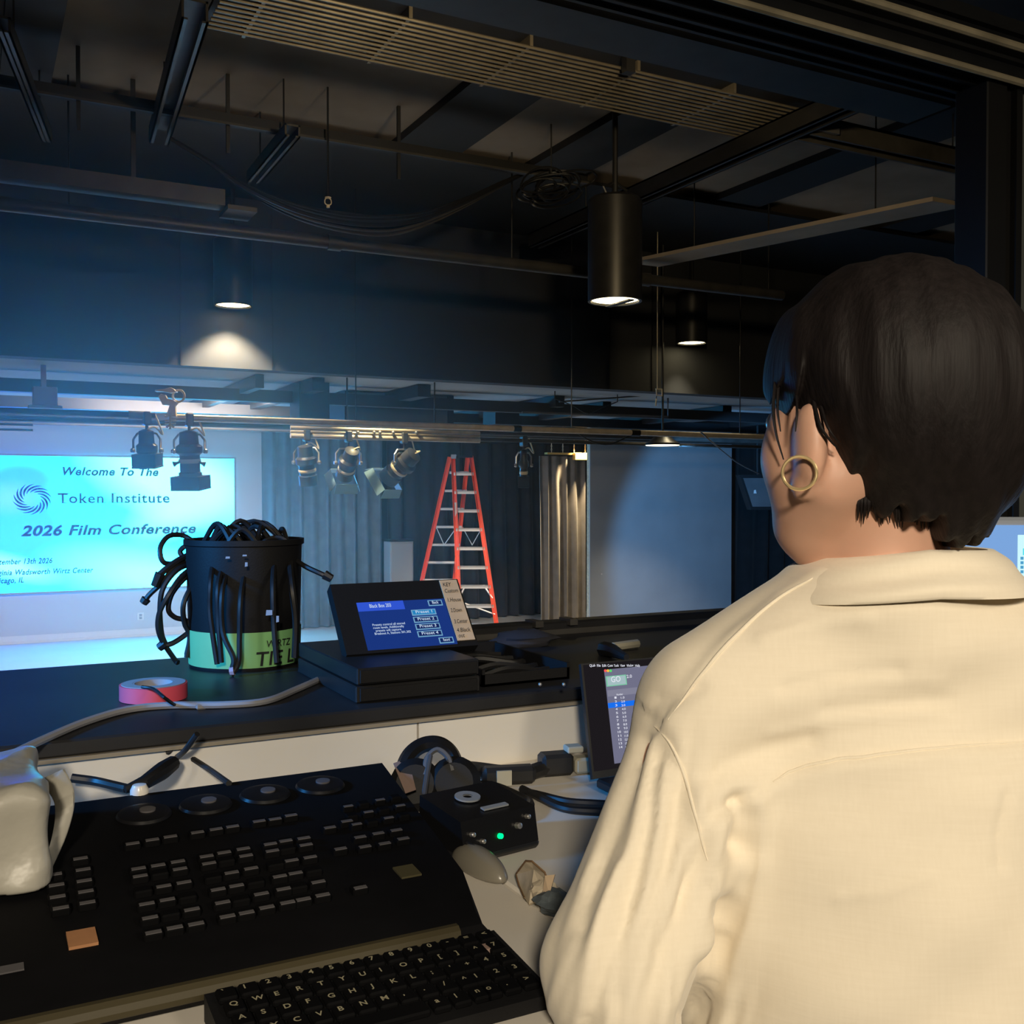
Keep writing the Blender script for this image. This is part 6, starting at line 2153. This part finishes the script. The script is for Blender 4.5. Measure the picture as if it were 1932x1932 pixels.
zf = np.concatenate([np.arange(-0.82, -0.47, 0.010), np.arange(-0.47, -0.03, 0.0042)])
vv, ff = surfnet(shirtd, np.arange(-0.01, 0.69, 0.0042), np.arange(0.66, 1.12, 0.0050), zf)
vv = smoothv(vv, ff, 2, 0.5)
nr = vnormals(vv, ff)
x, y, z = vv[:, 0], vv[:, 1], vv[:, 2]
u_ = 966 + x * F / y          # used only to trace where seams run over the back
v_ = 931 - z * F / y
back = np.clip(-nr[:, 1] * 1.5 + 0.3, 0, 1)


def seam(pts_, wpx, amp, step=0.0):
    """raised or sunk line along a polyline, in the picture's frame of the garment's back"""
    best = np.full(len(u_), 1e9)
    sgn = np.zeros(len(u_))
    P = np.array(pts_, float)
    for a_, b_ in zip(P[:-1], P[1:]):
        d_ = b_ - a_
        t_ = np.clip(((u_ - a_[0]) * d_[0] + (v_ - a_[1]) * d_[1]) / (d_ @ d_), 0, 1)
        ex_, ey_ = u_ - a_[0] - t_ * d_[0], v_ - a_[1] - t_ * d_[1]
        dd = np.hypot(ex_, ey_)
        mk = dd < best
        best[mk] = dd[mk]
        sgn[mk] = np.sign(d_[0] * (v_ - a_[1]) - d_[1] * (u_ - a_[0]))[mk]
    out = amp * np.exp(-(best / wpx) ** 2)
    if step:
        out += step * np.tanh(sgn * best / wpx) * np.exp(-(best / 140) ** 2)
    return out * back


disp = np.zeros(len(x))
# yoke seam across the back, with fullness below it
disp += seam([(1440, 1490), (1480, 1462), (1560, 1440), (1680, 1425), (1800, 1412), (2000, 1400)], 9, -0.0012, 0.0030)
# armhole seam
disp += seam([(1225, 1352), (1262, 1400), (1290, 1470), (1312, 1550), (1335, 1640)], 15, -0.0014, -0.0018)
# yoke front seam over the shoulder
disp += seam([(1560, 1062), (1470, 1120), (1390, 1190), (1330, 1260), (1275, 1335)], 14, 0.0012, -0.0018)
# pinch fold at the back of the arm
disp += seam([(1392, 1520), (1402, 1545), (1398, 1600)], 20, -0.0080)
disp += seam([(1398, 1600), (1380, 1690), (1374, 1740)], 22, -0.0040)
disp += seam([(1374, 1720), (1362, 1790), (1330, 1850), (1304, 1932)], 22, -0.0085)
disp += seam([(1352, 1560), (1350, 1680), (1330, 1800)], 20, 0.0032)
disp += seam([(1440, 1640), (1420, 1760), (1380, 1880)], 30, 0.0030)
disp += seam([(1210, 1400), (1180, 1480), (1140, 1600), (1100, 1760)], 13, -0.0034)
disp += seam([(1245, 1420), (1225, 1540), (1190, 1700), (1160, 1900)], 12, -0.0030)
disp += seam([(1275, 1500), (1268, 1640), (1240, 1800)], 11, -0.0026)
disp += seam([(1190, 1400), (1150, 1530), (1105, 1680)], 11, 0.0026)
disp += seam([(1255, 1450), (1245, 1560), (1215, 1720)], 10, 0.0026)
disp += seam([(1300, 1560), (1300, 1700), (1275, 1880)], 11, -0.0026)
disp += seam([(1170, 1640), (1130, 1780), (1105, 1920)], 11, 0.0024)
disp += seam([(1480, 1300), (1600, 1275), (1700, 1268)], 13, -0.0022)
disp += seam([(1460, 1390), (1600, 1360), (1760, 1350)], 12, 0.0018)
disp += seam([(1440, 1210), (1540, 1180), (1640, 1170)], 14, 0.0018)
disp += seam([(1420, 1500), (1430, 1545), (1420, 1640)], 26, 0.0028)
disp += seam([(1370, 1500), (1400, 1480), (1460, 1478)], 22, 0.0022)
# crease lines on the shoulder
disp += seam([(1240, 1320), (1275, 1325), (1320, 1300)], 13, -0.0020)
disp += seam([(1330, 1470), (1420, 1430), (1530, 1400)], 22, -0.003)
disp += seam([(1560, 1340), (1680, 1330), (1800, 1325)], 12, -0.0014)
disp += seam([(1560, 1290), (1660, 1282), (1780, 1290)], 12, 0.0012)
disp += seam([(1900, 1500), (1888, 1580), (1895, 1640)], 8, -0.002)
disp += seam([(1580, 1700), (1680, 1690), (1760, 1660)], 10, 0.0010)
# long sleeve folds
ax_ = np.array(EL_L) - np.array(SH_L)
tt = np.clip(((x - SH_L[0]) * ax_[0] + (y - SH_L[1]) * ax_[1] + (z - SH_L[2]) * ax_[2]) / (ax_ @ ax_), -0.2, 1.6)
sleeve = np.clip((0.185 - x - np.clip(-z - 0.25, 0, 1) * -0.10) / 0.03, 0, 1) * np.clip((tt - 0.12) / 0.3, 0, 1)
ph = u_ * 0.115 + v_ * 0.030 + 1.2 * np.sin(v_ * 0.011)
disp += sleeve * back * (0.0012 * np.sin(ph) + 0.0018 * np.sin(ph * 0.53 + 1.0 + v_ * 0.006) + 0.0008 * np.sin(ph * 1.73 + v_ * 0.01) * np.sin(v_ * 0.012))
# broad soft undulation of loose linen
disp += back * (0.0018 * np.sin(x * 46 + 9 * np.sin(z * 7)) * np.clip((-0.22 - z) / 0.1, 0, 1) + 0.0010 * np.sin(x * 30 - z * 110 + 2) * np.clip((z + 0.27) / 0.06, 0, 1) + 0.0009 * np.sin(z * 60 + x * 24))
vv = vv + nr * (disp * 1.45)[:, None]
vv = smoothv(vv, ff, 1, 0.4)
shirt = np_obj('shirt', vv - OFF, ff, M['linen'], per)
# sewn seams lying on the cloth
nr = vnormals(vv, ff)
uu2, vv2 = 966 + vv[:, 0] * F / vv[:, 1], 931 - vv[:, 2] * F / vv[:, 1]
facing = nr[:, 1] < -0.12


def sewn(pts_, r_):
    dense = spline([(a_[0], a_[1], 0) for a_ in pts_], 10)
    path = []
    for q_ in dense:
        d2 = np.where(facing, (uu2 - q_.x) ** 2 + (vv2 - q_.y) ** 2, 1e9)
        near = np.argsort(d2)[:5]
        w_ = 1 / (d2[near] + 4)
        path.append(((vv[near] + nr[near] * 0.0002) * w_[:, None]).sum(0) / w_.sum())
    P_ = np.array(path)
    for _ in range(3):
        P_[1:-1] = (P_[:-2] + P_[1:-1] * 2 + P_[2:]) / 4
    m_ = MB().tube([Vector(p_ - OFF) for p_ in P_], [r_ * max(0.15, math.sin(PI * (i_ + 0.5) / len(P_))) ** 0.6 for i_ in range(len(P_))], 6)
    return obj('seam', m_, M['linen'], shirt, world=False, smooth=80)


sewn([(1462, 1478), (1500, 1456), (1580, 1437), (1680, 1425), (1800, 1412), (1950, 1402)], 0.0016)
sewn([(1236, 1372), (1270, 1412), (1296, 1475), (1316, 1550), (1336, 1630)], 0.0016)
sewn([(1560, 1078), (1470, 1130), (1392, 1198), (1330, 1268), (1262, 1360)], 0.0018)
# collar: stand plus fold-over fall
m = MB()
cxy = (0.333, 0.884)
NA = 72


def collar_ring(r0, r1, h0, h1, thick, rip):
    N2 = 16
    outer, inner = [], []
    for j in range(N2 + 1):
        t = j / N2
        rr_ = r0 + (r1 - r0) * t + 0.004 * math.sin(PI * t)
        hh = h0 + (h1 - h0) * t
        ro, ri = [], []
        for i in range(NA):
            a_ = 2 * PI * i / NA
            rip_ = rip * math.sin(t * 3.1 * PI + 0.8 * math.sin(2 * a_ + 1)) * (0.6 + 0.4 * math.sin(3 * a_ + 0.5))
            dz = -0.006 * abs(math.cos(a_)) + 0.004 * math.cos(a_) + 0.010 * min(0, -math.sin(a_)) * (1 - t) * 0
            for lst, rad_ in ((ro, rr_ + rip_), (ri, rr_ + rip_ - thick)):
                lst.append((cxy[0] + rad_ * 1.10 * math.cos(a_), cxy[1] + rad_ * 0.92 * math.sin(a_), hh + dz + (0 if lst is ro else -0.0005)))
        outer.append(ro)
        inner.append(ri)
    rows_ = outer + inner[::-1]
    vs = [p_ for row in rows_ for p_ in row]
    nr_ = len(rows_)
    fs = [(j * NA + i, j * NA + (i + 1) % NA, ((j + 1) % nr_) * NA + (i + 1) % NA, ((j + 1) % nr_) * NA + i) for j in range(nr_) for i in range(NA)]
    return vs, fs


vs, fs = collar_ring(0.076, 0.067, -0.088, -0.052, 0.003, 0.0)
m.add(vs, fs)
vs, fs = collar_ring(0.099, 0.069, -0.082, -0.045, 0.004, 0.0034)
m.add(vs, fs)
m.v = [Vector(p_) - Vector(OFF) for p_ in m.v]
obj('collar', m, M['linen'], shirt, world=False, smooth=80)

# trousers and shoes
hip = BOOTH - CAMZ


def trd(X, Y, Z):
    f = ell(X, Y, Z, (0.335, 0.915, -0.66), (0.158, 0.118, 0.14))
    for sg in (-1, 1):
        f = smin(f, cone(X, Y, Z, (0.335 + sg * 0.085, 0.915, -0.72), (0.335 + sg * 0.10, 0.91, hip + 0.07), 0.095, 0.062), 0.03)
    return smax(smax(f, -(Z - hip - 0.05), 0.01), Z + 0.60, 0.01)


vv, ff = surfnet(trd, np.arange(0.10, 0.58, 0.011), np.arange(0.74, 1.08, 0.011), np.arange(hip, -0.55, 0.013))
np_obj('trousers', vv - OFF, ff, M['trousers'], per)
for sg in (-1, 1):
    def shd(X, Y, Z, sg=sg):
        f = cone(X, Y, Z, (0.335 + sg * 0.10, 0.895, hip + 0.045), (0.335 + sg * 0.11, 1.06, hip + 0.034), 0.050, 0.040)
        return smax(f, -(Z - hip - 0.003), 0.006)
    vv, ff = surfnet(shd, np.arange(0.15, 0.52, 0.007), np.arange(0.82, 1.12, 0.007), np.arange(hip - 0.01, hip + 0.12, 0.007))
    np_obj('shoe', vv - OFF, ff, M['black_plastic'], per)
